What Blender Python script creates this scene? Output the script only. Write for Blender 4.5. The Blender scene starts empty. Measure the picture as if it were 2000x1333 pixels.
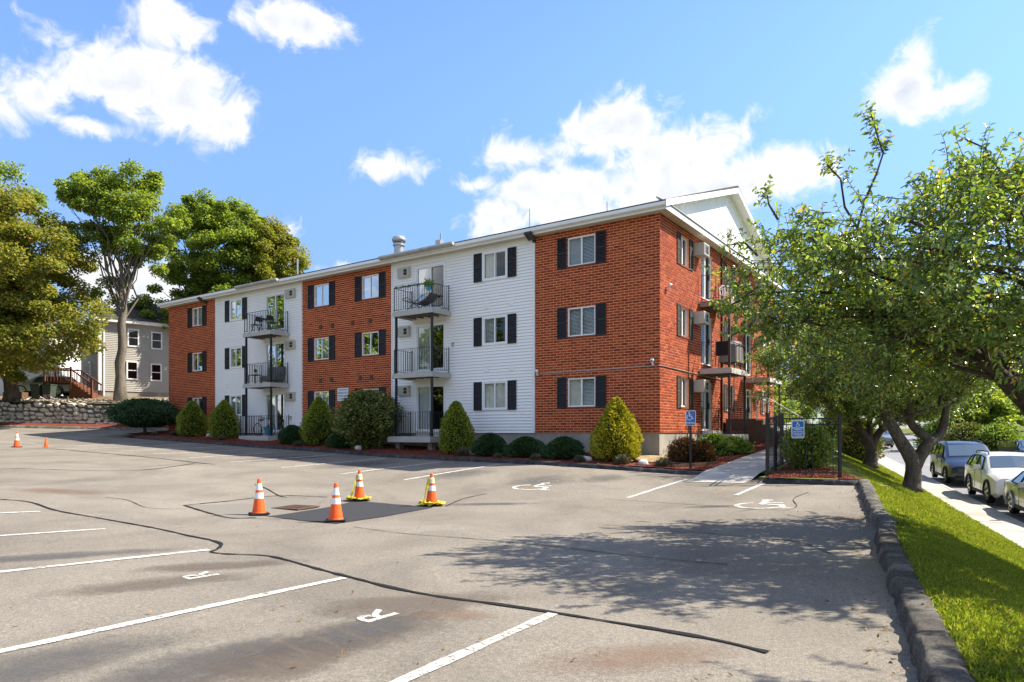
import bpy, bmesh, math, random
import numpy as np
from mathutils import Vector, Matrix
R = math.radians
scn = bpy.context.scene
col = scn.collection
random.seed(7)
rng = np.random.default_rng(11)

# ------------------------------------------------------------------ camera, sky, sun, exposure
EYE = 1.65
FPX, CX, HY = 1340.0, 1000.0, 846.0          # focal length and horizon of the photograph, in its pixels
cam = bpy.data.cameras.new('camera')
cam.sensor_width = 36.0
cam.lens = FPX / 2000 * 36
cam.shift_y = (HY - 666.5) / 2000
cam.clip_end = 6000
cam_o = bpy.data.objects.new('camera', cam)
cam_o.location = (0, 0, EYE)
cam_o.rotation_euler = (R(90), 0, 0)
col.objects.link(cam_o)
scn.camera = cam_o

SUN = Vector((8.2, 1.4, 8.9)).normalized()
SUN_EL = math.asin(SUN.z)
SUN_AZ = math.atan2(SUN.x, SUN.y)
sun = bpy.data.lights.new('sun', 'SUN')
sun.energy = 5.0
sun.angle = R(0.55)
sun.color = (1.0, 0.92, 0.79)
sun_o = bpy.data.objects.new('sun', sun)
sun_o.rotation_euler = SUN.to_track_quat('Z', 'Y').to_euler()
sun_o.location = (30, 0, 40)
col.objects.link(sun_o)

world = bpy.data.worlds.new('World')
scn.world = world
world.use_nodes = True
wt = world.node_tree
wn, wl = wt.nodes, wt.links
wn.clear()
def wm(op, a, b=None, c=None, clamp=False):
    n = wn.new('ShaderNodeMath'); n.operation = op; n.use_clamp = clamp
    for i, x in enumerate((a, b, c)):
        if x is None: continue
        if isinstance(x, (int, float)): n.inputs[i].default_value = x
        else: wl.new(x, n.inputs[i])
    return n.outputs[0]
def wnoise(vec, scale, detail, rough, dist=0.0):
    n = wn.new('ShaderNodeTexNoise'); n.inputs['Scale'].default_value = scale
    n.inputs['Detail'].default_value = detail; n.inputs['Roughness'].default_value = rough
    n.inputs['Distortion'].default_value = dist
    wl.new(vec, n.inputs['Vector']); return n.outputs['Fac']
def wmix(fac, a, b):
    n = wn.new('ShaderNodeMix'); n.data_type = 'RGBA'
    for k, x in ((0, fac), (6, a), (7, b)):
        if isinstance(x, (tuple, float, int)): n.inputs[k].default_value = x
        else: wl.new(x, n.inputs[k])
    return n.outputs[2]
sky = wn.new('ShaderNodeTexSky')
sky.sky_type = 'NISHITA'
sky.sun_disc = False
sky.sun_elevation = SUN_EL
sky.sun_rotation = SUN_AZ
sky.air_density = 1.0; sky.dust_density = 0.1; sky.ozone_density = 2.0
geo = wn.new('ShaderNodeTexCoord')
dirv = geo.outputs['Generated']
sep = wn.new('ShaderNodeSeparateXYZ'); wl.new(dirv, sep.inputs[0])
az = wm('ARCTAN2', sep.outputs[0], sep.outputs[1])
el = wm('ARCSINE', sep.outputs[2])
# cumulus: each cloud a soft lobe at an azimuth and elevation, eaten into by noise
CLOUDS = [(70,190,120,62),(215,165,120,95),(350,200,105,85),(432,235,52,42),(150,240,150,30),
          (322,42,62,40),(600,48,92,45),(775,327,62,27),(1000,300,78,46),(1080,375,130,62),
          (960,425,62,40),(1190,255,120,72),(1320,310,150,80),(1480,345,150,60),(1580,330,75,48),(1350,375,260,60),
          (1775,175,75,55),(1860,185,85,36),(1800,110,36,50),(118,74,40,26),(928,364,40,18),
          (1150,410,60,24),(250,560,150,50),(1750,640,260,80),(560,450,24,30),(660,525,70,14)]
def cloud_dir(px, py):
    d = Vector(((px-CX)/FPX, 1.0, (HY-py)/FPX)).normalized()
    return math.atan2(d.x, d.y), math.asin(d.z), d
field = None
for (px, py, rx, ry) in CLOUDS:
    a0, e0, d = cloud_dir(px, py)
    a1, e1, _ = cloud_dir(px+rx, py); a2, e2, _ = cloud_dir(px, py-ry)
    ra, re = max(abs(a1-a0), .004), max(abs(e2-e0), .004)
    qa = wm('DIVIDE', wm('SUBTRACT', az, a0), ra)
    qe = wm('DIVIDE', wm('SUBTRACT', el, e0), re)
    r2 = wm('SQRT', wm('ADD', wm('MULTIPLY', qa, qa), wm('MULTIPLY', qe, qe)))
    kk = min(1.0, max(.38, math.sqrt(rx*ry)/85))
    v = wm('MULTIPLY', wm('SUBTRACT', 1.0 if kk > .6 else 1.15, r2), kk)
    field = v if field is None else wm('SMOOTH_MAX', field, v, .15)
# unseen rest of the sky: cloud thickened to brighten and whiten the skylight
mp = wn.new('ShaderNodeMapping'); mp.inputs['Scale'].default_value = (1, 1, 2.0); wl.new(dirv, mp.inputs[0])
gen = wm('SUBTRACT', wm('MULTIPLY', wnoise(mp.outputs[0], 3.2, 2, .5), 5.0), 2.5)
away = wm('MULTIPLY', wm('SUBTRACT', wm('ABSOLUTE', az), .75), 5.0, clamp=True)
gen = wm('ADD', gen, wm('MULTIPLY', wm('SUBTRACT', away, 1.0), 4.0))
field = wm('MAXIMUM', field, gen)
field = wm('MINIMUM', wm('MAXIMUM', field, -1.5), .9)
n1 = wnoise(dirv, 9.0, 3, .55, .3)
n2 = wnoise(dirv, 26.0, 9, .62, .5)
nz = wm('ADD', wm('MULTIPLY', wm('SUBTRACT', n1, .5), 1.9), wm('MULTIPLY', wm('SUBTRACT', n2, .5), 1.9))
dens = wm('ADD', field, nz)
mr = wn.new('ShaderNodeMapRange'); mr.interpolation_type = 'SMOOTHSTEP'
mr.inputs['From Min'].default_value = -.22; mr.inputs['From Max'].default_value = .42
wl.new(dens, mr.inputs['Value'])
cover = mr.outputs[0]
# cloud brightness: thick cores and bases are a little greyer
n3 = wnoise(dirv, 13.0, 5, .6, .2)
thick = wm('MULTIPLY', wm('SUBTRACT', dens, .35), 1.4, clamp=True)
grey = wm('MULTIPLY', thick, wm('MULTIPLY', wm('SUBTRACT', n3, .37), 4.2, clamp=True))
CLOUD_V = 3.35
ccol = wmix(grey, (CLOUD_V, CLOUD_V, CLOUD_V*1.01, 1), (CLOUD_V*.68, CLOUD_V*.73, CLOUD_V*.82, 1))
tint = wn.new('ShaderNodeMix'); tint.data_type = 'RGBA'; tint.blend_type = 'MULTIPLY'
tint.inputs[0].default_value = 1.0
wl.new(sky.outputs[0], tint.inputs[6]); tint.inputs[7].default_value = (0.69, 0.77, 0.93, 1)
# the sky pales towards the horizon without burning out
low = wn.new('ShaderNodeMapRange'); low.interpolation_type = 'SMOOTHSTEP'
low.inputs['From Min'].default_value = -.05; low.inputs['From Max'].default_value = .5; low.inputs['To Min'].default_value = .36; low.inputs['To Max'].default_value = 1.06
wl.new(sep.outputs[2], low.inputs['Value'])
dim = wn.new('ShaderNodeVectorMath'); dim.operation = 'SCALE'; wl.new(tint.outputs[2], dim.inputs[0]); wl.new(low.outputs[0], dim.inputs['Scale'])
haze_c = wmix(wm('MULTIPLY', cover, .97), dim.outputs[0], ccol)
bg = wn.new('ShaderNodeBackground')
bg.inputs['Strength'].default_value = 0.15
wl.new(haze_c, bg.inputs['Color'])
wo = wn.new('ShaderNodeOutputWorld'); wl.new(bg.outputs[0], wo.inputs[0])

scn.view_settings.view_transform = 'Standard'
scn.view_settings.look = 'None'
scn.view_settings.gamma = 1.0
scn.view_settings.use_curve_mapping = False
scn.view_settings.exposure = 1.12
scn.render.engine = 'CYCLES'
scn.cycles.use_denoising = True
scn.cycles.max_bounces = 8
scn.cycles.diffuse_bounces = 3
scn.cycles.glossy_bounces = 3
scn.cycles.transmission_bounces = 4
scn.cycles.transparent_max_bounces = 12
scn.cycles.caustics_reflective = False
scn.cycles.caustics_refractive = False

# ------------------------------------------------------------------ materials
M = {}
class Mat:
    """small wrapper for node materials"""
    def __init__(s, name, rough=.7, spec=.3, metal=0.0):
        m = bpy.data.materials.new(name); m.use_nodes = True
        s.m = m; s.nt = m.node_tree; s.n = s.nt.nodes; s.l = s.nt.links
        s.b = s.n['Principled BSDF']; s.out = s.n['Material Output']
        s.b.inputs['Roughness'].default_value = rough
        s.b.inputs['Specular IOR Level'].default_value = spec
        s.b.inputs['Metallic'].default_value = metal
        s._co = None
        M[name] = m
    def link(s, a, b): s.l.new(a, b)
    def co(s, kind='pos'):
        if kind == 'pos':
            if s._co is None: s._co = s.n.new('ShaderNodeNewGeometry')
            return s._co.outputs['Position']
        return s.n.new('ShaderNodeTexCoord').outputs['Object']
    def val(s, inp, x):
        if isinstance(x, (int, float, tuple)): inp.default_value = x
        else: s.l.new(x, inp)
    def math(s, op, a, b=None, c=None, clamp=False):
        n = s.n.new('ShaderNodeMath'); n.operation = op; n.use_clamp = clamp
        for i, x in enumerate((a, b, c)):
            if x is not None: s.val(n.inputs[i], x)
        return n.outputs[0]
    def noise(s, scale, detail=4, rough=.55, vec=None, stretch=None, dist=0):
        v = vec if vec is not None else s.co()
        if stretch:
            mp = s.n.new('ShaderNodeMapping'); mp.inputs['Scale'].default_value = stretch
            s.l.new(v, mp.inputs[0]); v = mp.outputs[0]
        n = s.n.new('ShaderNodeTexNoise'); n.inputs['Scale'].default_value = scale
        n.inputs['Detail'].default_value = detail; n.inputs['Roughness'].default_value = rough
        n.inputs['Distortion'].default_value = dist
        s.l.new(v, n.inputs['Vector']); return n.outputs['Fac']
    def ramp(s, fac, stops, interp='LINEAR'):
        n = s.n.new('ShaderNodeValToRGB'); n.color_ramp.interpolation = interp
        e = n.color_ramp.elements
        while len(e) < len(stops): e.new(.5)
        for i, (p, c) in enumerate(stops):
            e[i].position = p
            e[i].color = (c[0], c[1], c[2], 1) if isinstance(c, tuple) else (c, c, c, 1)
        s.l.new(fac, n.inputs[0]); return n.outputs[0]
    def mix(s, fac, a, b, mode='MIX'):
        n = s.n.new('ShaderNodeMix'); n.data_type = 'RGBA'; n.blend_type = mode
        for k, x in ((0, fac), (6, a), (7, b)):
            if isinstance(x, tuple) and len(x) == 3: x = (*x, 1)
            s.val(n.inputs[k], x)
        return n.outputs[2]
    def island(s): 
        return s.n.new('ShaderNodeNewGeometry').outputs['Random Per Island']
    def orand(s): return s.n.new('ShaderNodeObjectInfo').outputs['Random']
    def color(s, x):
        if isinstance(x, tuple) and len(x) == 3: x = (*x, 1)
        s.val(s.b.inputs['Base Color'], x); return s
    def bump(s, h, strength=.3, dist=.02):
        n = s.n.new('ShaderNodeBump'); n.inputs['Strength'].default_value = strength
        n.inputs['Distance'].default_value = dist
        s.l.new(h, n.inputs['Height']); s.l.new(n.outputs[0], s.b.inputs['Normal']); return s
def plain(name, c, rough=.6, spec=.3, metal=0.0, var=.12, scale=6.0, bump=0.0):
    m = Mat(name, rough, spec, metal)
    n = m.noise(scale, 5, .6)
    m.color(m.ramp(n, [(.3, tuple(x*(1-var) for x in c)), (.7, tuple(min(1, x*(1+var)) for x in c))]))
    if bump: m.bump(m.noise(scale*6, 4, .6), bump, .01)
    return m

# asphalt, weathered and bleached, with tyre grime and fine aggregate
m = Mat('asphalt', .92, .2)
base = m.ramp(m.noise(.16, 5, .6), [(.3, (.168, .147, .119)), (.5, (.214, .190, .156)), (.72, (.246, .221, .184))])
grime = m.ramp(m.noise(.55, 6, .62, stretch=(1, .7, 1), dist=.6), [(.42, 1.0), (.62, .72), (.75, .55)])
c1 = m.mix(.75, base, grime, 'MULTIPLY')
agg = m.ramp(m.noise(85, 3, .85), [(.30, .35), (.5, 1.0), (.70, 1.75)])
c1 = m.mix(.85, c1, agg, 'MULTIPLY')
agg2 = m.ramp(m.noise(26, 5, .85), [(.32, .62), (.5, 1.0), (.68, 1.4)])
c1 = m.mix(.8, c1, agg2, 'MULTIPLY')
rust = m.math('MULTIPLY', m.math('SUBTRACT', m.noise(.35, 5, .65, dist=.4), .62), 5.0, clamp=True)
c1 = m.mix(m.math('MULTIPLY', rust, .45), c1, (.24, .17, .12))
m.color(c1); m.bump(m.noise(70, 5, .8), .55, .012)
m = Mat('asphalt_street', .9, .2)
m.color(m.mix(.7, m.ramp(m.noise(.3, 5, .6), [(.3, (.19, .19, .19)), (.7, (.26, .255, .25))]), m.ramp(m.noise(60, 3, .8), [(.3, .6), (.7, 1.3)]), 'MULTIPLY'))
m.bump(m.noise(70, 4, .8), .3, .01)
m = Mat('asphalt_patch', .9, .25)
m.color(m.mix(.8, (.036, .037, .040), m.ramp(m.noise(60, 4, .8), [(.3, .55), (.7, 1.6)]), 'MULTIPLY')); m.bump(m.noise(80, 4, .8), .6, .012)
m = Mat('asphalt_old_patch', .92, .2)
m.color(m.mix(.8, (.182, .165, .140), m.ramp(m.noise(55, 4, .8), [(.3, .7), (.7, 1.3)]), 'MULTIPLY')); m.bump(m.noise(70, 4, .8), .4, .01)
plain('sealant', (.020, .019, .020), .9, .12, var=.35, scale=18)
# kerb of asphalt: dark tack on the face, chipped and dusty
m = Mat('kerb_asphalt', .9, .2)
m.color(m.mix(.9, m.ramp(m.noise(2.3, 6, .65), [(.34, (.075, .067, .058)), (.5, (.16, .146, .126)), (.66, (.29, .268, .232))]), m.ramp(m.noise(48, 5, .85), [(.32, .35), (.68, 1.6)]), 'MULTIPLY'))
m.bump(m.noise(26, 7, .85), 1.0, .06)
m = Mat('kerb_black', .85, .25)
m.color(m.mix(.9, m.ramp(m.noise(3.0, 6, .7), [(.36, (.022, .023, .027)), (.58, (.06, .06, .063)), (.72, (.2, .19, .18))]), m.ramp(m.noise(40, 4, .8), [(.3, .6), (.7, 1.35)]), 'MULTIPLY'))
m.bump(m.noise(18, 6, .75), .9, .03)
def paint(name, c, wear, sc=9.0):
    m = Mat(name, .8, .2)
    w = m.math('MULTIPLY', m.math('SUBTRACT', m.math('ADD', m.math('MULTIPLY', m.noise(sc, 6, .75), .6), m.math('MULTIPLY', m.noise(60, 3, .8), .4)), wear), 9.0, clamp=True)
    t = m.n.new('ShaderNodeBsdfTransparent'); mx = m.n.new('ShaderNodeMixShader')
    m.color(m.mix(.6, c, m.ramp(m.noise(30, 4, .7), [(.3, .8), (.7, 1.1)]), 'MULTIPLY'))
    m.link(w, mx.inputs[0]); m.link(t.outputs[0], mx.inputs[1]); m.link(m.b.outputs[0], mx.inputs[2])
    m.link(mx.outputs[0], m.out.inputs[0]); return m
paint('paint_white', (.64, .625, .58), .405)
paint('paint_worn', (.62, .60, .54), .42)
paint('paint_faint', (.55, .54, .50), .50)
paint('paint_yellow', (.50, .36, .14), .49)
# stains soaked into the asphalt: a sheet that fades out from its middle
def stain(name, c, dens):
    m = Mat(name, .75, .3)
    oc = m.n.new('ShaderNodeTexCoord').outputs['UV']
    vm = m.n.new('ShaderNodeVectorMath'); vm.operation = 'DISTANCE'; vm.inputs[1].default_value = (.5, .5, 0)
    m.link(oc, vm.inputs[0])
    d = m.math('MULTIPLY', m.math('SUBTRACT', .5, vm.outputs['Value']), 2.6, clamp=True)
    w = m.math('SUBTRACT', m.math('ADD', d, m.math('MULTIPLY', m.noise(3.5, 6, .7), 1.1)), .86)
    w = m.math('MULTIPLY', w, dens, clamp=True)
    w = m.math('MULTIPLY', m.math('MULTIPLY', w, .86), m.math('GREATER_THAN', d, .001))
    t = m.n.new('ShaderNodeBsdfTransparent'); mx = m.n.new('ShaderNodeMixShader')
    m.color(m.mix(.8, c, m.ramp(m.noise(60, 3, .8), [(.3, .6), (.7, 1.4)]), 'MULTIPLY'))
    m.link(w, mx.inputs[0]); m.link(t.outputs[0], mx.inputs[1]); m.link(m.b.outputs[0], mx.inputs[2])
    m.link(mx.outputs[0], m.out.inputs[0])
stain('stain_brown', (.135, .108, .085), 1.1)
stain('stain_dark', (.095, .092, .090), .95)
stain('stain_rust', (.22, .135, .085), .7)
stain('dark_asphalt', (.11, .107, .104), .75)  # darker blotches on the bays along the front

# brick and mortar
def brickmat(name):
    m = Mat(name, .85, .25)
    rnd = m.math('FRACT', m.math('ADD', m.island(), m.orand()))
    c = m.ramp(rnd, [(0, (.19, .026, .008)), (.3, (.28, .040, .011)), (.65, (.335, .054, .014)), (.9, (.39, .078, .020)), (1, (.23, .042, .014))])
    c = m.mix(.7, c, m.ramp(m.noise(28, 5, .7), [(.3, .74), (.7, 1.22)]), 'MULTIPLY')
    c = m.mix(.55, c, m.ramp(m.noise(.5, 4, .6), [(.3, .8), (.7, 1.15)]), 'MULTIPLY')
    m.color(c); m.bump(m.noise(60, 5, .7), .35, .006); return m
brickmat('brick')
plain('mortar', (.80, .41, .235), .95, .1, var=.15, scale=9)
plain('brick_plain', (.23, .058, .03), .85, .2, var=.18, scale=7)
m = Mat('concrete', .9, .2)
c = m.ramp(m.noise(1.1, 6, .65, stretch=(1, 1, .35)), [(.3, (.22, .20, .17)), (.55, (.36, .33, .28)), (.75, (.46, .43, .38))])
m.color(m.mix(.6, c, m.ramp(m.noise(30, 4, .75), [(.3, .75), (.7, 1.15)]), 'MULTIPLY')); m.bump(m.noise(35, 5, .7), .4, .008)
m = Mat('sidewalk', .9, .2)
m.color(m.mix(.6, m.ramp(m.noise(.9, 6, .65), [(.3, (.34, .32, .28)), (.7, (.47, .45, .41))]), m.ramp(m.noise(40, 4, .75), [(.3, .75), (.7, 1.15)]), 'MULTIPLY')); m.bump(m.noise(45, 5, .7), .3, .006)
m = Mat('siding_white', .5, .35)
m.color(m.mix(.45, (.86, .86, .85), m.ramp(m.noise(.7, 6, .65, stretch=(1, 1, .5)), [(.25, .86), (.6, 1.0)]), 'MULTIPLY'))
plain('trim_white', (.80, .80, .78), .5, .3, var=.04, scale=2)
m = Mat('fascia', .42, .4)
m.color(m.mix(.6, (.78, .78, .76), m.ramp(m.noise(1.5, 6, .7, stretch=(1, 1, .3)), [(.25, .82), (.6, 1.0)]), 'MULTIPLY'))
plain('soffit', (.60, .57, .50), .6, .3, var=.05, scale=3)
plain('gutter_grey', (.42, .41, .38), .5, .3, var=.2, scale=4)
plain('vinyl', (.80, .81, .81), .38, .4, var=.03, scale=4)
plain('shutter_black', (.014, .013, .015), .5, .35, var=.3, scale=10)
plain('shutter_faded', (.055, .048, .042), .7, .25, var=.35, scale=9)
m = Mat('shingles', .95, .15)
m.color(m.mix(.8, m.ramp(m.noise(.8, 5, .6), [(.3, (.05, .047, .043)), (.7, (.095, .09, .082))]), m.ramp(m.noise(14, 4, .7), [(.3, .6), (.7, 1.4)]), 'MULTIPLY')); m.bump(m.noise(20, 4, .7), .5, .02)
plain('curtain', (.72, .68, .60), .9, .1, var=.12, scale=5)
plain('curtain_grey', (.42, .42, .40), .9, .1, var=.15, scale=5)
plain('blind', (.62, .63, .62), .6, .2, var=.04, scale=3)
plain('lace', (.70, .70, .68), .9, .1, var=.2, scale=25)
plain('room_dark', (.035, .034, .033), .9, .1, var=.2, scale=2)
def glassmat(name, tint, refl):
    m = Mat(name, .02, .5)
    g = m.n.new('ShaderNodeBsdfGlossy'); g.inputs['Roughness'].default_value = .01; g.inputs['Color'].default_value = (.95, .98, 1, 1)
    t = m.n.new('ShaderNodeBsdfTransparent'); t.inputs['Color'].default_value = (*tint, 1)
    f = m.n.new('ShaderNodeFresnel'); f.inputs['IOR'].default_value = 1.45
    fac = m.math('ADD', m.math('MULTIPLY', f.outputs[0], .5), refl, clamp=True)
    bp = m.n.new('ShaderNodeBump'); bp.inputs['Strength'].default_value = .06; bp.inputs['Distance'].default_value = .02
    m.link(m.noise(1.6, 2, .5), bp.inputs['Height']); m.link(bp.outputs[0], g.inputs['Normal'])
    mx = m.n.new('ShaderNodeMixShader')
    m.link(fac, mx.inputs[0]); m.link(t.outputs[0], mx.inputs[1]); m.link(g.outputs[0], mx.inputs[2])
    m.link(mx.outputs[0], m.out.inputs[0])
glassmat('glass', (.80, .84, .84), .02)
glassmat('screen_glass', (.42, .45, .46), .0)
glassmat('car_glass', (.32, .36, .37), .12)
plain('iron_black', (.018, .019, .021), .45, .4, var=.3, scale=12)
plain('iron_brown', (.050, .036, .030), .6, .3, var=.3, scale=12)
plain('deck_grey', (.44, .43, .40), .7, .25, var=.1, scale=4)
plain('deck_brown', (.27, .22, .18), .75, .25, var=.15, scale=4)
plain('joist', (.22, .19, .16), .8, .2, var=.2, scale=5)
plain('ac_cream', (.52, .49, .42), .6, .3, var=.08, scale=5)
plain('ac_dark', (.035, .033, .03), .7, .2)
plain('metal_grey', (.45, .45, .44), .4, .5, .6, var=.1)
plain('metal_dark', (.06, .055, .05), .5, .4, .3)
plain('vent_brown', (.12, .075, .055), .7, .2)
plain('plastic_white', (.78, .78, .76), .45, .4, var=.03)
plain('fabric_grey', (.13, .125, .125), .9, .1, var=.2, scale=12)
plain('fabric_black', (.022, .021, .022), .85, .15)
plain('cover_mauve', (.20, .18, .175), .7, .25, var=.15, scale=6)
plain('plastic_blue', (.03, .26, .42), .4, .4)
plain('wood_red', (.16, .062, .036), .75, .25, var=.25, scale=5)
plain('timber', (.13, .075, .045), .85, .2, var=.25, scale=5)
plain('step_brown', (.15, .10, .078), .9, .15, var=.15, scale=4)
# mulch, soil, straw, lawn
m = Mat('mulch', 1.0, .08)
m.color(m.mix(.9, m.ramp(m.noise(1.6, 5, .6), [(.3, (.150, .042, .028)), (.7, (.235, .068, .044))]), m.ramp(m.noise(38, 5, .85), [(.28, .35), (.5, 1), (.74, 1.7)]), 'MULTIPLY')); m.bump(m.noise(40, 6, .8), 1.0, .05)
m = Mat('mulch_chip', .95, .1)
m.color(m.ramp(m.island(), [(0, (.085, .026, .018)), (.4, (.185, .052, .033)), (.8, (.27, .085, .053)), (1, (.36, .18, .12))]))
m = Mat('straw', 1.0, .08)
m.color(m.mix(.8, m.ramp(m.noise(2.2, 5, .65), [(.3, (.28, .19, .10)), (.7, (.47, .36, .20))]), m.ramp(m.noise(34, 5, .8), [(.3, .55), (.7, 1.35)]), 'MULTIPLY')); m.bump(m.noise(40, 5, .8), .8, .03)
m = Mat('soil', 1.0, .08)
m.color(m.mix(.8, m.ramp(m.noise(.9, 5, .65), [(.3, (.14, .10, .065)), (.7, (.27, .215, .15))]), m.ramp(m.noise(30, 5, .8), [(.3, .55), (.7, 1.35)]), 'MULTIPLY')); m.bump(m.noise(25, 5, .8), .8, .04)
m = Mat('turf', 1.0, .08)
turf = m.mix(.8, m.ramp(m.noise(.8, 5, .65), [(.3, (.085, .115, .018)), (.7, (.145, .185, .030))]), m.ramp(m.noise(40, 5, .8), [(.3, .4), (.7, 1.4)]), 'MULTIPLY')
bare = m.math('MULTIPLY', m.math('SUBTRACT', m.noise(1.1, 5, .7, dist=.3), .52), 7.0, clamp=True)
m.color(m.mix(bare, turf, (.24, .17, .10))); m.bump(m.noise(45, 5, .8), .9, .04)
def leafmat(name, stops, trans=.35, rough=.5, spec=.35):
    m = Mat(name, rough, spec)
    r = m.math('FRACT', m.math('ADD', m.island(), m.math('MULTIPLY', m.orand(), 1.0)))
    c = m.ramp(r, stops)
    c = m.mix(.5, c, m.ramp(m.noise(.9, 3, .5), [(.3, .72), (.7, 1.25)]), 'MULTIPLY')
    m.color(c)
    t = m.n.new('ShaderNodeBsdfTranslucent'); mx = m.n.new('ShaderNodeMixShader')
    g = m.n.new('ShaderNodeMix'); g.data_type = 'RGBA'; g.blend_type = 'MULTIPLY'; g.inputs[0].default_value = 1
    m.link(c, g.inputs[6]); g.inputs[7].default_value = (1.65, 1.5, .55, 1)
    m.link(g.outputs[2], t.inputs[0]); mx.inputs[0].default_value = trans
    m.link(m.b.outputs[0], mx.inputs[1]); m.link(t.outputs[0], mx.inputs[2]); m.link(mx.outputs[0], m.out.inputs[0])
leafmat('grass', [(0, (0.136, 0.194, 0.025)), (.4, (0.215, 0.295, 0.033)), (.75, (0.295, 0.375, 0.051)), (.93, (0.385, 0.396, 0.091)), (1, (0.453, 0.375, 0.158))], .4, .6, .2)
leafmat('leaf_crab', [(0, (.075, .135, .035)), (.45, (.155, .25, .055)), (.8, (.25, .36, .08)), (.95, (.35, .42, .12)), (.972, (.48, .36, .05)), (1, (.48, .29, .05))], .40, .30, .85)
leafmat('leaf_maple', [(0, (0.090, 0.154, 0.037)), (.4, (0.166, 0.254, 0.052)), (.8, (0.294, 0.382, 0.066)), (1, (0.434, 0.480, 0.076))], .4, .55, .3)
leafmat('leaf_autumn', [(0, (.12, .16, .03)), (.35, (.19, .23, .04)), (.7, (.27, .29, .05)), (.9, (.34, .30, .06)), (1, (.38, .22, .08))], .38, .55, .3)
leafmat('leaf_dark', [(0, (0.019, 0.048, 0.024)), (.5, (0.041, 0.096, 0.036)), (1, (0.082, 0.163, 0.053))], .15, .45, .3)
leafmat('leaf_yew', [(0, (0.090, 0.161, 0.026)), (.5, (0.201, 0.276, 0.039)), (.85, (0.372, 0.405, 0.051)), (1, (0.600, 0.550, 0.065))], .2, .55, .25)
leafmat('leaf_gold', [(0, (0.135, 0.170, 0.024)), (.4, (0.294, 0.294, 0.033)), (.8, (0.540, 0.474, 0.039)), (1, (0.600, 0.600, 0.066))], .25, .55, .25)
leafmat('leaf_rhodo', [(0, (0.059, 0.095, 0.025)), (.5, (0.143, 0.191, 0.047)), (.85, (0.270, 0.279, 0.083)), (1, (0.413, 0.285, 0.112))], .15, .5, .3)
leafmat('leaf_barberry', [(0, (0.049, 0.022, 0.017)), (.5, (0.119, 0.056, 0.031)), (1, (0.196, 0.119, 0.049))], .2, .5, .25)
leafmat('leaf_bright', [(0, (0.083, 0.152, 0.028)), (.5, (0.166, 0.262, 0.048)), (1, (0.304, 0.400, 0.097))], .3, .5, .3)
leafmat('leaf_fescue', [(0, (0.120, 0.126, 0.096)), (.5, (0.228, 0.228, 0.168)), (1, (0.360, 0.324, 0.228))], .15, .7, .15)
leafmat('leaf_fallen', [(0, (.10, .05, .02)), (.5, (.22, .12, .04)), (.8, (.34, .20, .06)), (1, (.12, .035, .02))], .1, .7, .15)
m = Mat('bark', .95, .15)
m.color(m.mix(.8, m.ramp(m.noise(4, 6, .7, stretch=(1, 1, .3)), [(.3, (.045, .034, .026)), (.7, (.17, .14, .11))]), m.ramp(m.noise(24, 6, .85), [(.34, .35), (.66, 1.6)]), 'MULTIPLY')); m.bump(m.noise(18, 6, .75, stretch=(1, 1, .35)), 1.0, .04)
m = Mat('bark_grey', .95, .15)
m.color(m.mix(.8, m.ramp(m.noise(3, 6, .7, stretch=(1, 1, .3)), [(.3, (.12, .10, .08)), (.7, (.26, .225, .18))]), m.ramp(m.noise(16, 5, .75), [(.3, .6), (.7, 1.3)]), 'MULTIPLY')); m.bump(m.noise(14, 6, .75, stretch=(1, 1, .35)), 1.0, .05)
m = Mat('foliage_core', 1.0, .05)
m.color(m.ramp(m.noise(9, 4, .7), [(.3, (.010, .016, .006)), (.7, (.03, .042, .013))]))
m = Mat('stone', .9, .2)
rs = m.math('FRACT', m.math('ADD', m.island(), m.orand()))
m.color(m.mix(.7, m.ramp(rs, [(0, (.40, .36, .28)), (.5, (.54, .48, .38)), (1, (.64, .60, .50))]), m.ramp(m.noise(7, 6, .7), [(.3, .65), (.7, 1.2)]), 'MULTIPLY')); m.bump(m.noise(12, 6, .7), .8, .03)
plain('stone_joint', (.11, .10, .085), 1, .1, var=.3, scale=5)
plain('rock_white', (.55, .53, .50), .9, .2, var=.2, scale=9, bump=.5)
# cones, signs, cars
plain('cone_orange', (.82, .105, .012), .5, .35, var=.08, scale=9)
plain('cone_white', (.80, .79, .76), .4, .4, var=.06, scale=12)
plain('rubber', (.022, .021, .02), .8, .25, var=.3, scale=10)
plain('tape_yellow', (.66, .56, .045), .45, .35, var=.2, scale=14)
plain('sign_blue', (.012, .13, .42), .4, .4, var=.06)
plain('sign_blue_faded', (.065, .15, .42), .5, .35, var=.08)
plain('sign_white', (.72, .74, .76), .45, .35, var=.04)
plain('sign_letter', (.16, .19, .26), .6, .2, var=.05)
plain('hydrant_yellow', (.60, .30, .015), .5, .35, var=.15)
def carpaint(name, c, metal=.3, coat=.8):
    m = Mat(name, .3, .5, metal); m.color(c)
    m.b.inputs['Coat Weight'].default_value = coat; m.b.inputs['Coat Roughness'].default_value = .05
carpaint('car_navy', (.010, .013, .022), 0, .35); carpaint('car_white', (.70, .70, .68), .0); carpaint('car_silver', (.40, .39, .36), .6)
carpaint('car_black', (.012, .014, .013)); carpaint('car_grey', (.18, .19, .20), .5)
plain('car_trim', (.02, .02, .021), .6, .3)
plain('tyre', (.018, .018, .018), .85, .2)
plain('alloy', (.50, .50, .49), .35, .5, .8)
plain('chrome', (.65, .65, .65), .15, .5, 1.0, var=.02)
plain('lamp_amber', (.50, .33, .14), .25, .5)
plain('lamp_clear', (.62, .62, .60), .15, .5)
plain('lamp_red', (.35, .02, .015), .25, .5)
plain('house_grey', (.42, .395, .345), .7, .25, var=.05, scale=2)
plain('house_white', (.74, .75, .74), .6, .3, var=.04, scale=2)
plain('bin_green', (.05, .075, .055), .6, .3)
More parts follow.
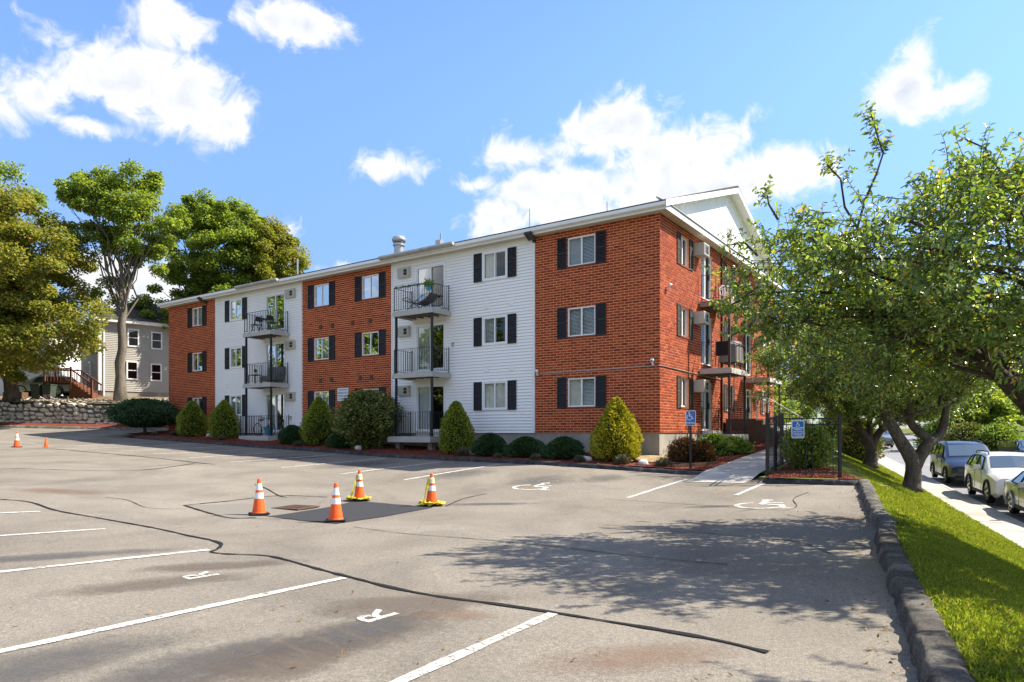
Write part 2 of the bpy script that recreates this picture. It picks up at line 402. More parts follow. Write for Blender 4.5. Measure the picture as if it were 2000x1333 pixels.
plain('bike_pink', (.45, .12, .30), .4, .4)

# ------------------------------------------------------------------ mesh helpers
class MB:
    def __init__(s): s.v = []; s.f = []
    def add(s, vs, fs):
        o = len(s.v); s.v.extend([tuple(p) for p in vs]); s.f.extend([tuple(i+o for i in f) for f in fs]); return s
    def box(s, x0, x1, y0, y1, z0, z1, map=None):
        p = [(x0,y0,z0),(x1,y0,z0),(x1,y1,z0),(x0,y1,z0),(x0,y0,z1),(x1,y0,z1),(x1,y1,z1),(x0,y1,z1)]
        if map: p = [map(*q) for q in p]
        return s.add(p, [(0,3,2,1),(4,5,6,7),(0,1,5,4),(1,2,6,5),(2,3,7,6),(3,0,4,7)])
    def quad(s, a, b, c, d): return s.add([a,b,c,d], [(0,1,2,3)])
    def bar(s, a, b, w, h=None):
        """square bar from a to b"""
        h = h or w
        a, b = Vector(a), Vector(b); d = (b-a).normalized()
        up = Vector((0,0,1)) if abs(d.z) < .95 else Vector((1,0,0))
        x = d.cross(up).normalized()*w/2; y = x.cross(d).normalized()*h/2
        p = [a-x-y, a+x-y, a+x+y, a-x+y, b-x-y, b+x-y, b+x+y, b-x+y]
        return s.add(p, [(0,3,2,1),(4,5,6,7),(0,1,5,4),(1,2,6,5),(2,3,7,6),(3,0,4,7)])
    def tube(s, pts, rad, n=8, cap=True):
        pts = [Vector(p) for p in pts]
        if not hasattr(rad, '__len__'): rad = [rad]*len(pts)
        vs = []; fs = []; ref = None
        for i, p in enumerate(pts):
            d = (pts[min(i+1, len(pts)-1)] - pts[max(i-1, 0)])
            if d.length < 1e-9: d = Vector((0,0,1))
            d.normalize()
            if ref is None: ref = Vector((1,0,0)) if abs(d.x) < .8 else Vector((0,1,0))
            x = (ref - d*ref.dot(d)).normalized(); ref = x; y = d.cross(x)
            for k in range(n):
                a = 2*math.pi*k/n
                vs.append(p + (x*math.cos(a) + y*math.sin(a))*rad[i])
        for i in range(len(pts)-1):
            for k in range(n):
                a, b = i*n+k, i*n+(k+1)%n
                fs.append((a, b, b+n, a+n))
        if cap: fs.append(tuple(range(n-1, -1, -1))); fs.append(tuple((len(pts)-1)*n+k for k in range(n)))
        return s.add(vs, fs)
    def lathe(s, prof, n=16, c=(0,0,0), axis='z', cap=True):
        """prof: list of (radius, height)"""
        vs = []; fs = []
        for r, h in prof:
            for k in range(n):
                a = 2*math.pi*k/n
                q = (r*math.cos(a), r*math.sin(a), h)
                if axis == 'y': q = (q[0], q[2], q[1])
                if axis == 'x': q = (q[2], q[0], q[1])
                vs.append((q[0]+c[0], q[1]+c[1], q[2]+c[2]))
        for i in range(len(prof)-1):
            for k in range(n):
                a, b = i*n+k, i*n+(k+1)%n
                fs.append((a, b, b+n, a+n))
        if cap: fs.append(tuple(range(n-1, -1, -1))); fs.append(tuple((len(prof)-1)*n+k for k in range(n)))
        return s.add(vs, fs)
    def prism(s, poly, axis, a, b):
        """polygon (list of 2d) extruded from a to b along axis 'x','y' or 'z'"""
        def P(q, t):
            return {'x': (t, q[0], q[1]), 'y': (q[0], t, q[1]), 'z': (q[0], q[1], t)}[axis]
        n = len(poly)
        return s.add([P(q, a) for q in poly] + [P(q, b) for q in poly],
                     [tuple(range(n-1, -1, -1)), tuple(range(n, 2*n))] + [(i, (i+1)%n, (i+1)%n+n, i+n) for i in range(n)])
    def build(s, name, mat, parent=None, smooth=False, fix=True, bevel=0):
        me = bpy.data.meshes.new(name)
        me.from_pydata(s.v, [], s.f)
        if fix or bevel:
            bm = bmesh.new(); bm.from_mesh(me)
            if bevel: bmesh.ops.bevel(bm, geom=bm.edges[:], offset=bevel, segments=2, affect='EDGES', clamp_overlap=True)
            bmesh.ops.recalc_face_normals(bm, faces=bm.faces[:])
            bm.to_mesh(me); bm.free()
        if smooth: me.shade_smooth()
        me.materials.append(M[mat])
        return link(name, me, parent)
def link(name, me, parent=None):
    o = bpy.data.objects.new(name, me); col.objects.link(o)
    if parent is not None: o.parent = parent
    return o
def tag(o, label=None, cat=None, group=None, kind=None):
    if label: o['label'] = label
    if cat: o['category'] = cat
    if group: o['group'] = group
    if kind: o['kind'] = kind
    return o
def thing(name, loc, label, cat, group=None, rz=0):
    o = bpy.data.objects.new(name, None); o.empty_display_size = .2
    col.objects.link(o); o.location = loc; o.rotation_euler = (0, 0, rz)
    return tag(o, label, cat, group)
def copy_tree(o, parent=None):
    c = o.copy(); col.objects.link(c); c.parent = parent
    for ch in [x for x in col.objects if x.parent == o]:
        copy_tree(ch, c)
    return c
def npmesh(name, V, quads=None, tris=None, mat=None, parent=None):
    """big mesh straight from arrays"""
    me = bpy.data.meshes.new(name)
    F = quads if quads is not None else tris
    k = F.shape[1]
    me.vertices.add(len(V)); me.vertices.foreach_set('co', np.ascontiguousarray(V, dtype=np.float32).ravel())
    me.loops.add(F.size); me.loops.foreach_set('vertex_index', np.ascontiguousarray(F, dtype=np.int32).ravel())
    me.polygons.add(len(F)); me.polygons.foreach_set('loop_start', np.arange(0, F.size, k, dtype=np.int32))
    me.update(calc_edges=True)
    me.materials.append(M[mat])
    return link(name, me, parent)
def grid_mesh(name, mat, us, ws, fn, parent=None, smooth=True, keep=None):
    us = list(us); ws = list(ws)
    vs = [fn(a, b) for b in ws for a in us]; n = len(us)
    fs = []
    for j in range(len(ws)-1):
        for i in range(n-1):
            if keep and not keep((us[i]+us[i+1])/2, (ws[j]+ws[j+1])/2): continue
            fs.append((j*n+i, j*n+i+1, (j+1)*n+i+1, (j+1)*n+i))
    me = bpy.data.meshes.new(name); me.from_pydata(vs, [], fs)
    bm = bmesh.new(); bm.from_mesh(me)
    bmesh.ops.delete(bm, geom=[v for v in bm.verts if not v.link_faces], context='VERTS')
    bmesh.ops.recalc_face_normals(bm, faces=bm.faces[:])
    if sum(f.normal.z for f in bm.faces) < 0: bmesh.ops.reverse_faces(bm, faces=bm.faces[:])
    bm.to_mesh(me); bm.free()
    if smooth: me.shade_smooth()
    me.materials.append(M[mat])
    return link(name, me, parent)
def frange(a, b, st):
    n = max(1, int(round((b-a)/st))); return [a+(b-a)*i/n for i in range(n+1)]
def lerp(a, b, t): return a+(b-a)*t
def sstep(t): t = min(1, max(0, t)); return t*t*(3-2*t)

# leaves: arrays of rhombic or six-sided folded leaves
def leaves(name, pos, axis, nrm, L, W, mat, parent=None, fine=False, fold=.25, bend=.15):
    n = len(pos)
    axis = axis/np.linalg.norm(axis, axis=1, keepdims=True).clip(1e-6)
    side = np.cross(axis, nrm); side /= np.linalg.norm(side, axis=1, keepdims=True).clip(1e-6)
    up = np.cross(side, axis)
    L = np.broadcast_to(np.asarray(L, float), (n,))[:, None]; W = np.broadcast_to(np.asarray(W, float), (n,))[:, None]
    tip = pos + axis*L - up*L*bend
    if fine:
        l1 = pos + axis*L*.30 + side*W*.5 + up*W*fold; r1 = pos + axis*L*.30 - side*W*.5 + up*W*fold
        l2 = pos + axis*L*.68 + side*W*.40 + up*(W*fold - L*bend*.5); r2 = pos + axis*L*.68 - side*W*.40 + up*(W*fold - L*bend*.5)
        V = np.stack([pos, l1, l2, tip, r2, r1], 1).reshape(-1, 3)
        b = (np.arange(n)*6)[:, None]
        Q = np.concatenate([b+np.array([[0, 1, 2, 3]]), b+np.array([[0, 3, 4, 5]])], 0)
        return npmesh(name, V, quads=Q, mat=mat, parent=parent)
    l = pos + axis*L*.45 + side*W*.5 + up*W*fold; r = pos + axis*L*.45 - side*W*.5 + up*W*fold
    V = np.stack([pos, l, tip, r], 1).reshape(-1, 3)
    b = (np.arange(n)*4)[:, None]
    T = np.concatenate([b+np.array([[0, 1, 2]]), b+np.array([[0, 2, 3]])], 0)
    return npmesh(name, V, tris=T, mat=mat, parent=parent)
def unit(n): 
    a = rng.normal(size=(n, 3)); return a/np.linalg.norm(a, axis=1, keepdims=True)

# ------------------------------------------------------------------ the lie of the land
# building frame: s runs along the long front from its near corner, o is the distance out from that front
COR = (5.26, 24.4)
ANG = R(55.2)
UX, UY = -math.sin(ANG), math.cos(ANG)          # along the front, to the left
VX, VY = math.cos(ANG), math.sin(ANG)           # along the gable end, to the back
def so2xy(s, o): return (COR[0]+UX*s-VX*o, COR[1]+UY*s-VY*o)
def xy2so(x, y):
    dx, dy = x-COR[0], y-COR[1]
    return dx*UX+dy*UY, -(dx*VX+dy*VY)
KERB_O = 3.0
_pts = [so2xy(30, 3)+(1.30,), so2xy(24, 3)+(1.12,), so2xy(19.6, 3)+(.95,), so2xy(15, 3)+(.83,), so2xy(10.5, 3)+(.66,), so2xy(6, 3)+(.58,),
        so2xy(2.3, 3)+(.55,), so2xy(.3, 3)+(.47,), so2xy(-2.7, 3)+(.36,), (6.6, 17.6, .38), (8.9, 17.2, .34),
        (-4.9, 13.2, .02), (-3.2, 12.5, 0), (-3.6, 16.4, .03), (-1.8, 15.3, .02), (-4.6, 14.6, -.02), (-2.74, 22, .40), (-22.1, 30.7, .96), (-29, 41, 1.5),
        (-33, 46.5, 2.0), (-42, 44, 2.0), (-25, 47, 1.9), (-24.5, 36, 1.2), (2.73, 16.2, .1), (-3.61, 4.84, .1), (-5.34, 7.16, .186), (-7.07, 9.48, .207), (-8.8, 11.8, .267),
        (-.7, 4.22, .11), (2.6, 4.4, .08), (0, 0, .1), (-14, 12, .5), (-20, 20, .8), (-10, 0, .35), (8, -10, .2), (-20, -12, .7), (5.5, 10, .15), (7.4, 14, .25), (0, 9, .05), (-45, 30, 1.5), (-35, 5, 1.2)]
_P = np.array(_pts)
def _tps(d): return np.where(d > 1e-9, d*d*np.log(np.maximum(d, 1e-9)), 0.0)
_n = len(_P)
_D = np.linalg.norm(_P[:, None, :2]-_P[None, :, :2], axis=2)
_A = np.zeros((_n+3, _n+3)); _A[:_n, :_n] = _tps(_D) + np.eye(_n)*6.0
_A[:_n, _n] = 1; _A[:_n, _n+1:] = _P[:, :2]; _A[_n:, :_n] = _A[:_n, _n:].T
_W = np.linalg.solve(_A, np.concatenate([_P[:, 2], np.zeros(3)]))
def lot_raw(x, y):
    d = np.hypot(_P[:, 0]-x, _P[:, 1]-y)
    return float(_tps(d) @ _W[:_n] + _W[_n] + _W[_n+1]*x + _W[_n+2]*y)
def lot_z(x, y):
    s, o = xy2so(x, y)
    if o < KERB_O and -9 < s < 33:
        x, y = so2xy(s, KERB_O)
    return lot_raw(x, y)
def ground_at(px, py, fn=lot_z):
    """point of the lot seen at a place in the photograph"""
    kx, kz = (px-CX)/FPX, (HY-py)/FPX
    lo, hi = 1.5, 80.0
    y = lo
    while y < hi:
        if EYE+kz*y <= fn(kx*y, y): break
        y += .25
    a, b = y-.25, y
    for _ in range(30):
        c = (a+b)/2
        if EYE+kz*c <= fn(kx*c, c): b = c
        else: a = c
    return Vector((kx*b, b, fn(kx*b, b)))
# street and right-hand kerb
ST0 = (13.9, 18.6); SD = (.385, .923); SNRM = (.923, -.385)
def street_z(y): return -.95+.027*(y-18)
def st2xy(t, n): return (ST0[0]+SD[0]*t+SNRM[0]*n, ST0[1]+SD[1]*t+SNRM[1]*n)
def xy2st(x, y):
    dx, dy = x-ST0[0], y-ST0[1]
    return dx*SD[0]+dy*SD[1], dx*SNRM[0]+dy*SNRM[1]
RK = [ground_at(*p) for p in ((1687, 955), (1696, 1008), (1711, 1030), (1715, 1077), (1740, 1162), (1764, 1233), (1798, 1333))]
RK = [Vector((p.x, p.y, 0)) for p in RK]
RK[0] = Vector((8.55, 16.95, 0))
_d = (RK[-1]-RK[3]).normalized()
RK.append(RK[-1]+_d*4); RK.append(RK[-1]+_d*16)
def kerb_x(y):
    """x of the right-hand kerb's foot at y"""
    if y >= RK[0].y: return RK[0].x+(y-RK[0].y)*.42
    for a, b in zip(RK[:-1], RK[1:]):
        if b.y <= y <= a.y: return lerp(b.x, a.x, (y-b.y)/max(1e-6, a.y-b.y))
    return RK[-1].x
def upper_z(x, y):
    s, o = xy2so(x, y)
    if o < KERB_O: 
        xx, yy = so2xy(max(s, -9), KERB_O)
        return lot_raw(min(xx, 9.0), yy)+.13+min(.85, .075*(KERB_O-o))
    return lot_raw(min(x, kerb_x(y)), y)+.13
def side_z(x, y):
    t, n = xy2st(x, y)
    sz = street_z(ST0[1]+SD[1]*t)+.12
    up = upper_z(x, y)
    d = max(0.0, -n-1.15)
    bank = sz+.46*d
    k = .18
    h = max(0, k-abs(up-bank))/k
    return min(up, bank)-h*h*k*.25
def bed_z(s, o):
    """planting bed along the front"""
    x, y = so2xy(s, KERB_O)
    return lot_raw(x, y)+.10+.085*max(0, KERB_O-o)

# ------------------------------------------------------------------ lot
ys = frange(-14, 2, .8)[:-1]+frange(2, 16.9, .22)
def lot_pt(a, y):
    xr = kerb_x(y)+.06
    x = -46+(xr+46)*(1-(1-a)**2.0)
    return (x, y, lot_z(x, y))
lot = grid_mesh('parking_lot', 'asphalt', frange(0, 1, 1/150), ys, lot_pt)
tag(lot, 'sun-bleached grey asphalt of the parking lot', kind='structure')
def lot_pt2(a, y):
    s0, o0 = 0, 0
    # right end follows the front kerb
    # front line: points with o = 2.95 ; solve x at this y
    x0 = COR[0]-VX*2.9; y0 = COR[1]-VY*2.9
    s = (y-y0)/UY
    xr = x0+UX*s
    if s > 31.5: xr = -17.5
    if s < -6.9: xr = x0+UX*-6.9
    x = -46+(xr+46)*(1-(1-a)**1.6)
    return (x, y, lot_z(x, y))
far_lot = grid_mesh('parking_lot', 'asphalt', frange(0, 1, 1/130), frange(16.9, 46.4, .3), lot_pt2)
tag(far_lot, 'asphalt of the parking lot in front of the brick building', kind='structure')

def strip(name, pts, w, mat, lift, parent=lot, wob=0.0, taper=False, step=.25, zf=lot_z):
    P = [Vector((p[0], p[1], 0)) for p in pts]
    Q = []
    for a, b in zip(P[:-1], P[1:]):
        n = max(1, int((b-a).length/step)); Q += [a.lerp(b, i/n) for i in range(n)]
    Q.append(P[-1])
    vs = []; fs = []
    for i, q in enumerate(Q):
        d = (Q[min(i+1, len(Q)-1)]-Q[max(0, i-1)]); d.normalize()
        nn = Vector((-d.y, d.x, 0))
        ww = w*(1+random.uniform(-wob, wob))/2
        if taper: ww *= .35+.65*math.sin(math.pi*min(1, max(0, (i+.5)/len(Q))))
        for sg in (-1, 1):
            p = q+nn*ww*sg; vs.append((p.x, p.y, zf(p.x, p.y)+lift))
    for i in range(len(Q)-1): fs.append((2*i, 2*i+2, 2*i+3, 2*i+1))
    mb = MB(); mb.add(vs, fs)
    return mb.build(name, mat, parent)
def px_strip(name, pxs, w, mat, lift, **k):
    return strip(name, [ground_at(*p) for p in pxs], w, mat, lift, **k)
def fillet(pts, n=4):
    """smooth curve through points"""
    P = [Vector((p[0], p[1], 0)) for p in pts]; out = []
    for i in range(len(P)-1):
        p0, p1, p2, p3 = P[max(0, i-1)], P[i], P[i+1], P[min(len(P)-1, i+2)]
        for k in range(n):
            t = k/n
            out.append(.5*((2*p1)+(p2-p0)*t+(2*p0-5*p1+4*p2-p3)*t*t+(3*p1-p0-3*p2+p3)*t**3))
    out.append(P[-1]); return out

# stains first, then sealant, then paint, each a sheet above the last
def stain_sheet(px, py, rx, ry, rot, mat):
    c = ground_at(px, py); vs = []; fs = []; uv = []
    n = 14; ca, sa = math.cos(rot), math.sin(rot)
    for j in range(n+1):
        for i in range(n+1):
            a, b = (i/n-.5)*2*rx, (j/n-.5)*2*ry
            x, y = c.x+a*ca-b*sa, c.y+a*sa+b*ca
            vs.append((x, y, lot_z(x, y)+.004)); uv.append((i/n, j/n))
    for j in range(n):
        for i in range(n): fs.append((j*(n+1)+i, j*(n+1)+i+1, (j+1)*(n+1)+i+1, (j+1)*(n+1)+i))
    me = bpy.data.meshes.new('oil_stain'); me.from_pydata(vs, [], fs)
    ul = me.uv_layers.new(name='UVMap')
    for l in me.loops: ul.data[l.index].uv = uv[l.vertex_index]
    me.materials.append(M[mat]); return link('oil_stain', me, lot)
AV = math.atan2(VY, VX)
for a in [(430, 1106, 1.3, .42, AV-.5, 'stain_brown'), (310, 1140, 1.5, .45, AV-.3, 'stain_brown'), (800, 1180, 1.3, .62, AV-.6, 'stain_brown'), (640, 1255, 1.7, .6, AV-.2, 'stain_brown'), (560, 1295, .9, .5, AV, 'stain_brown'),
          (390, 1300, 1.3, .6, AV, 'stain_dark'), (90, 1088, 2.2, .42, AV-.3, 'stain_dark'), (700, 1235, 1.2, .5, AV, 'stain_dark'),
          (115, 960, 1.8, .8, 0, 'stain_rust'), (880, 1202, .6, .3, 0, 'stain_rust'), (1250, 1285, 1.1, .45, .3, 'stain_rust'), (1640, 1015, .9, .35, .2, 'stain_rust'), (60, 1305, 1.4, .6, AV, 'stain_dark'),
          (1060, 940, 2.2, 1.3, AV, 'dark_asphalt'), (1180, 935, 1.6, .9, AV, 'dark_asphalt'), (900, 925, 2.4, 1.4, AV, 'dark_asphalt'), (700, 908, 3.0, 1.5, AV, 'dark_asphalt'), (560, 895, 3.2, 1.6, AV, 'dark_asphalt'), (1390, 990, .9, .3, 0, 'stain_dark'), (960, 985, 1.5, .4, 0, 'stain_dark')]:
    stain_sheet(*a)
# old square cut round the storm drain, fresh black patch beside it, grate
def sheet(name, pxs, mat, lift, parent=lot, thick=0.0):
    P = [ground_at(*p) for p in pxs]
    a, b, c, d = P; vs = []; fs = []; n = 10
    for j in range(n+1):
        for i in range(n+1):
            q = a.lerp(b, i/n).lerp(d.lerp(c, i/n), j/n)
            e = .025*math.sin(i*2.1+j*1.3) if (i in (0, n) or j in (0, n)) else 0
            vs.append((q.x+e, q.y+e*.6, lot_z(q.x, q.y)+lift))
    for j in range(n):
        for i in range(n): fs.append((j*(n+1)+i, j*(n+1)+i+1, (j+1)*(n+1)+i+1, (j+1)*(n+1)+i))
    mb = MB(); mb.add(vs, fs); return mb.build(name, mat, parent)
sheet('old_patch', [(362, 988), (432, 1011), (545, 1015), (640, 975)], 'asphalt_old_patch', .006)
sheet('fresh_patch', [(520, 1010), (655, 1024), (845, 992), (700, 979)], 'asphalt_patch', .011)
for p, w in ([[(-420, 950), (-200, 962), (0, 976), (60, 982), (110, 998), (200, 1014), (300, 1032), (372, 1048), (412, 1056), (432, 1064), (424, 1074), (412, 1079), (440, 1083), (515, 1086), (560, 1095), (620, 1112), (690, 1130), (770, 1150), (860, 1167), (960, 1180), (1070, 1196), (1180, 1214), (1290, 1232), (1400, 1252), (1500, 1276)], .055],
             [[(360, 988), (420, 1006), (455, 1013), (500, 1012)], .06], [[(360, 988), (440, 980), (545, 969), (640, 972)], .045],
             [[(0, 879), (60, 877), (110, 878), (180, 884), (250, 890), (330, 898), (372, 903), (420, 908)], .07], [[(0, 917), (40, 916), (140, 919), (260, 920), (330, 913), (380, 906)], .05],
             [[(497, 946), (520, 955), (545, 969), (560, 972)], .04], [[(690, 1030), (790, 1043), (920, 1053), (1060, 1066), (1210, 1084), (1330, 1096), (1420, 1104)], .022],
             [[(870, 990), (905, 975), (950, 965)], .03], [[(205, 972), (250, 978), (290, 993), (365, 995)], .02], [[(1240, 1040), (1340, 1040), (1450, 1048), (1560, 1060), (1620, 1082)], .02], [[(1440, 1000), (1490, 994), (1530, 998), (1556, 990), (1550, 975), (1580, 962)], .014], [[(1180, 975), (1330, 985), (1480, 996)], .018]):
    strip('crack_sealant', fillet([ground_at(*q) for q in p], 5), w, 'sealant', .0095, wob=.45, step=.09, taper=False)
# parking lines: near bays, then the bays along the building
NEAR = [((-240, 1325), (672, 1130), 'paint_white'), ((-330, 1157), (408, 1075), 'paint_white'), ((-360, 1075), (205, 1034), 'paint_white'), ((-380, 1022), (78, 1000), 'paint_worn'), ((560, 1433), (1080, 1200), 'paint_worn')]
for a, b, mt in NEAR: px_strip('parking_line', [a, b], .105, mt, .009, wob=.14)
# the bays stand at right angles to the kerb; s positions of the lines along the front
for s, o1, mt in [(-4.85, 7.2, 'paint_white'), (-2.62, 8.2, 'paint_white'), (.55, 8.2, 'paint_yellow'), (4.5, 8.3, 'paint_white'), (7.1, 8.4, 'paint_white'), (10.1, 8.4, 'paint_white'), (13.0, 8.4, 'paint_white'), (15.7, 8.4, 'paint_white'), (18.4, 8.4, 'paint_white'), (21.1, 8.4, 'paint_white'), (23.8, 8.4, 'paint_white'), (26.5, 8.4, 'paint_white')]:
    strip('parking_line', [so2xy(s, 3.5 if s > -2 else 4.3), so2xy(s, o1)], .11, mt, .009, wob=.14)
strip('parking_line', [so2xy(-4.45, 3.6), so2xy(-4.3, 7.1)], .10, 'paint_yellow', .009, wob=.14)
for px in ((40, 852, 190, 858), (120, 845, 250, 852), (-20, 862, 70, 867)):
    px_strip('parking_line', [px[:2], px[2:]], .11, 'paint_worn', .009)
def text_mesh(txt, size, align='CENTER', bold=0.0):
    cu = bpy.data.curves.new('lettering', 'FONT'); cu.body = txt; cu.size = size; cu.align_x = align; cu.align_y = 'CENTER'; cu.offset = bold
    cu.resolution_u = 3
    o = bpy.data.objects.new('lettering', cu); col.objects.link(o)
    dg = bpy.context.evaluated_depsgraph_get(); me = bpy.data.meshes.new_from_object(o.evaluated_get(dg))
    bpy.data.objects.remove(o); me.name = 'lettering'; return me
def flat_on_lot(me, c, ang, mat, name, lift=.009):
    ca, sa = math.cos(ang), math.sin(ang)
    for v in me.vertices:
        x, y = c.x+v.co.x*ca-v.co.y*sa, c.y+v.co.x*sa+v.co.y*ca
        v.co = (x, y, lot_z(x, y)+lift)
    me.materials.clear(); me.materials.append(M[mat]); return link(name, me, lot)
for p in ((392, 1125), (735, 1204)):
    flat_on_lot(text_mesh('R', .50, bold=.006), ground_at(*p), math.atan2(UY, UX), 'paint_worn', 'painted_letter')
def wheelchair(h, thick=None):
    """access symbol as flat polygons in a box of height h"""
    k = h/10.0; mb = MB()
    def disc(cx, cy, r, n=14): mb.add([(k*(cx+r*math.cos(2*math.pi*i/n)), k*(cy+r*math.sin(2*math.pi*i/n)), 0) for i in range(n)], [tuple(range(n))])
    def seg(a, b, w):
        a, b = Vector((*a, 0)), Vector((*b, 0)); d = (b-a).normalized(); n = Vector((-d.y, d.x, 0))*w/2
        mb.add([(a+n)*k, (a-n)*k, (b-n)*k, (b+n)*k], [(0, 1, 2, 3)])
    disc(-1.2, 4.4, .85)
    seg((-1.1, 3.4), (-.8, -.2), 1.0); seg((-1.0, 1.9), (1.6, 1.9), .7); seg((-1.0, -.1), (1.7, -.1), .9); seg((1.7, .2), (2.9, -3.4), .9); seg((2.7, -3.3), (4.1, -2.8), .8)
    pts = [(-.8+3.0*math.cos(a), -1.7+3.0*math.sin(a)) for a in [R(120+i*14) for i in range(17)]]
    for a, b in zip(pts[:-1], pts[1:]): seg(a, b, .75)
    return mb
for p, mt in (((1052, 951), 'paint_worn'), ((1500, 986), 'paint_worn')):
    mb = wheelchair(1.45); me = bpy.data.meshes.new('access_symbol'); me.from_pydata(mb.v, [], mb.f)
    flat_on_lot(me, ground_at(*p), math.atan2(VY, VX)-R(90), mt, 'access_symbol')
# storm drain
gc = ground_at(578, 993); gth = thing('storm_drain', (gc.x, gc.y, gc.z+.012), 'rusty iron storm drain grate set in the cut asphalt beside the black patch', 'drain', rz=ANG-R(90)+.2)
MB().box(-.34, .34, -.34, .34, -.01, .004).build('pit', 'rubber', gth)
fr = MB(); 
for a in ((-.36, .36, -.36, -.31), (-.36, .36, .31, .36), (-.36, -.31, -.31, .31), (.31, .36, -.31, .31)): fr.box(*a, 0, .02)
fr.build('frame', 'vent_brown', gth)
for i in range(9):
    y = -.27+i*.0675; MB().box(-.31, .31, y-.018, y+.018, .002, .018).build('bar', 'vent_brown', gth)

# kerbs: lumpy extruded berms
def berm(name, path, prof, mat, zf, seed, jag=.03, step=.18, smooth=True):
    rr = random.Random(seed)
    P = [Vector((p[0], p[1], 0)) for p in path]; Q = []
    for a, b in zip(P[:-1], P[1:]):
        n = max(1, int((b-a).length/step)); Q += [a.lerp(b, i/n) for i in range(n)]
    Q.append(P[-1]); n = len(prof); vs = []; fs = []; drift = 0
    for i, q in enumerate(Q):
        d = Q[min(i+1, len(Q)-1)]-Q[max(0, i-1)]; d.normalize(); nn = Vector((-d.y, d.x, 0))
        drift = drift*.8+rr.uniform(-jag, jag)*.6
        for k, (a, h) in enumerate(prof):
            e = rr.uniform(-jag, jag)*(.2 if k in (0, n-1) else .55)
            p = q+nn*(a+e+drift)
            vs.append((p.x, p.y, zf(q.x, q.y)+h+(0 if k in (0, n-1) else rr.uniform(-jag, jag)*.5+drift*.3)))
    for i in range(len(Q)-1):
        for k in range(n-1): fs.append((i*n+k, i*n+k+1, (i+1)*n+k+1, (i+1)*n+k))
    fs.append(tuple(range(n))); fs.append(tuple(range((len(Q)-1)*n, len(Q)*n)))
    mb = MB(); mb.add(vs, fs); return mb.build(name, mat, None, smooth=smooth)
# path runs away from the camera: left normal is towards the lot
rk_path = [Vector((p.x, p.y)) for p in RK[::-1]]
kb = berm('kerb', rk_path, [(.02, -.05), (.0, .07), (-.025, .14), (-.06, .165), (-.20, .168), (-.25, .14), (-.28, -.25)], 'kerb_asphalt', lot_z, 3, .024, .09)
tag(kb, 'lumpy grey asphalt kerb between the lot and the lawn', kind='structure')
PROF2 = [(.03, -.05), (0, .06), (-.03, .12), (-.09, .135), (-.15, .12), (-.18, .0)]
front_path = [so2xy(-2.75, 3.05), so2xy(6, 3.05), so2xy(15, 3.05), so2xy(24, 3.05), so2xy(30, 3.05), so2xy(32.0, 2.7), so2xy(32.9, 1.8), so2xy(33.3, .4)]
kb = berm('kerb', front_path, PROF2, 'kerb_black', lot_z, 5, .03, .25)
tag(kb, 'black tarred kerb along the front planting bed', kind='structure')
kb = berm('kerb', [(8.62, 16.95), (7.6, 17.25), (6.55, 17.6), so2xy(-4.75, 4.6)], PROF2, 'kerb_black', lot_z, 6, .03, .2)
tag(kb, 'black tarred kerb in front of the iron fence', kind='structure')

# ------------------------------------------------------------------ apartment building
BLEN, BDEP = 32.6, 15.7
Z0, ZT = 1.65, 9.48
NC = 78; CH = (ZT-Z0)/NC
BR = ANG-R(90)                                   # local x = back along the front, local y = along the gable end
bld = thing('apartment_building', (COR[0], COR[1], 0), 'three-storey apartment block of red brick and white siding with balconies', 'building', rz=BR)
def FF(s, z, o): return (-s, -o, z)              # long front
def GG(s, z, o): return (o, s, z)                # gable end
def snap(z): return Z0+round((z-Z0)/CH)*CH
FL = (Z0, Z0+2.7, Z0+5.4)                        # floor levels
WIN_Z = [(2.65, 3.78), (5.34, 6.48), (8.03, 9.16)]
DOOR_Z = [(1.74, 3.72), (4.44, 6.42), (7.13, 9.09)]
DARK, CURT, GREY, BLIND, LACE, SKYW = 'dark', 'curtain', 'grey', 'blind', 'lace', 'sky'
class Face:
    def __init__(s, fn): s.fn = fn; s.open = []
    def box(s, mb, s0, s1, z0, z1, o0, o1): mb.box(s0, s1, z0, z1, o0, o1, map=s.fn); return mb
front, gable = Face(FF), Face(GG)
windows = []; doors = []
# front: column s-range of glass, and what shows behind left / right pane on floors 0,1,2
for s0, s1, kinds in [(2.58, 3.78, [(CURT, BLIND), (BLIND, BLIND), (GREY, BLIND)]),
                      (6.66, 7.83, [(CURT, CURT), (BLIND, DARK), (CURT, DARK)]),
                      (14.08, 15.22, [(CURT, BLIND), (DARK, DARK), (CURT, DARK)]),
                      (17.60, 18.72, [(CURT, LACE), (DARK, GREY), (GREY, GREY)]),
                      (24.88, 25.95, [(GREY, LACE), (DARK, DARK), (CURT, CURT)]),
                      (28.88, 29.95, [(CURT, DARK), (DARK, DARK), (CURT, CURT)])]:
    for f in range(3): windows.append((front, s0, s1, f, kinds[f], .42))
for s0, s1, kinds in [(1.98, 2.86, [(CURT, CURT), (BLIND, GREY), (GREY, DARK)]), (7.52, 8.20, [(CURT, GREY), (GREY, DARK), (DARK, GREY)]), (13.45, 14.2, [(CURT, GREY), (GREY, DARK), (DARK, GREY)])]:
    for f in range(3): windows.append((gable, s0, s1, f, kinds[f], .36))
for s0, s1, kinds in [(9.98, 11.62, [(LACE, DARK), (GREY, DARK), (SKYW, DARK)]), (21.06, 22.66, [(LACE, DARK), (CURT, DARK), (GREY, DARK)])]:
    for f in range(3): doors.append((front, s0, s1, f, kinds[f]))
for s0, s1, kinds in [(4.22, 5.62, [(CURT, GREY), (CURT, GREY), (LACE, GREY)]), (10.2, 11.55, [(CURT, DARK), (GREY, DARK), (CURT, DARK)])]:
    for f in range(3): doors.append((gable, s0, s1, f, kinds[f]))
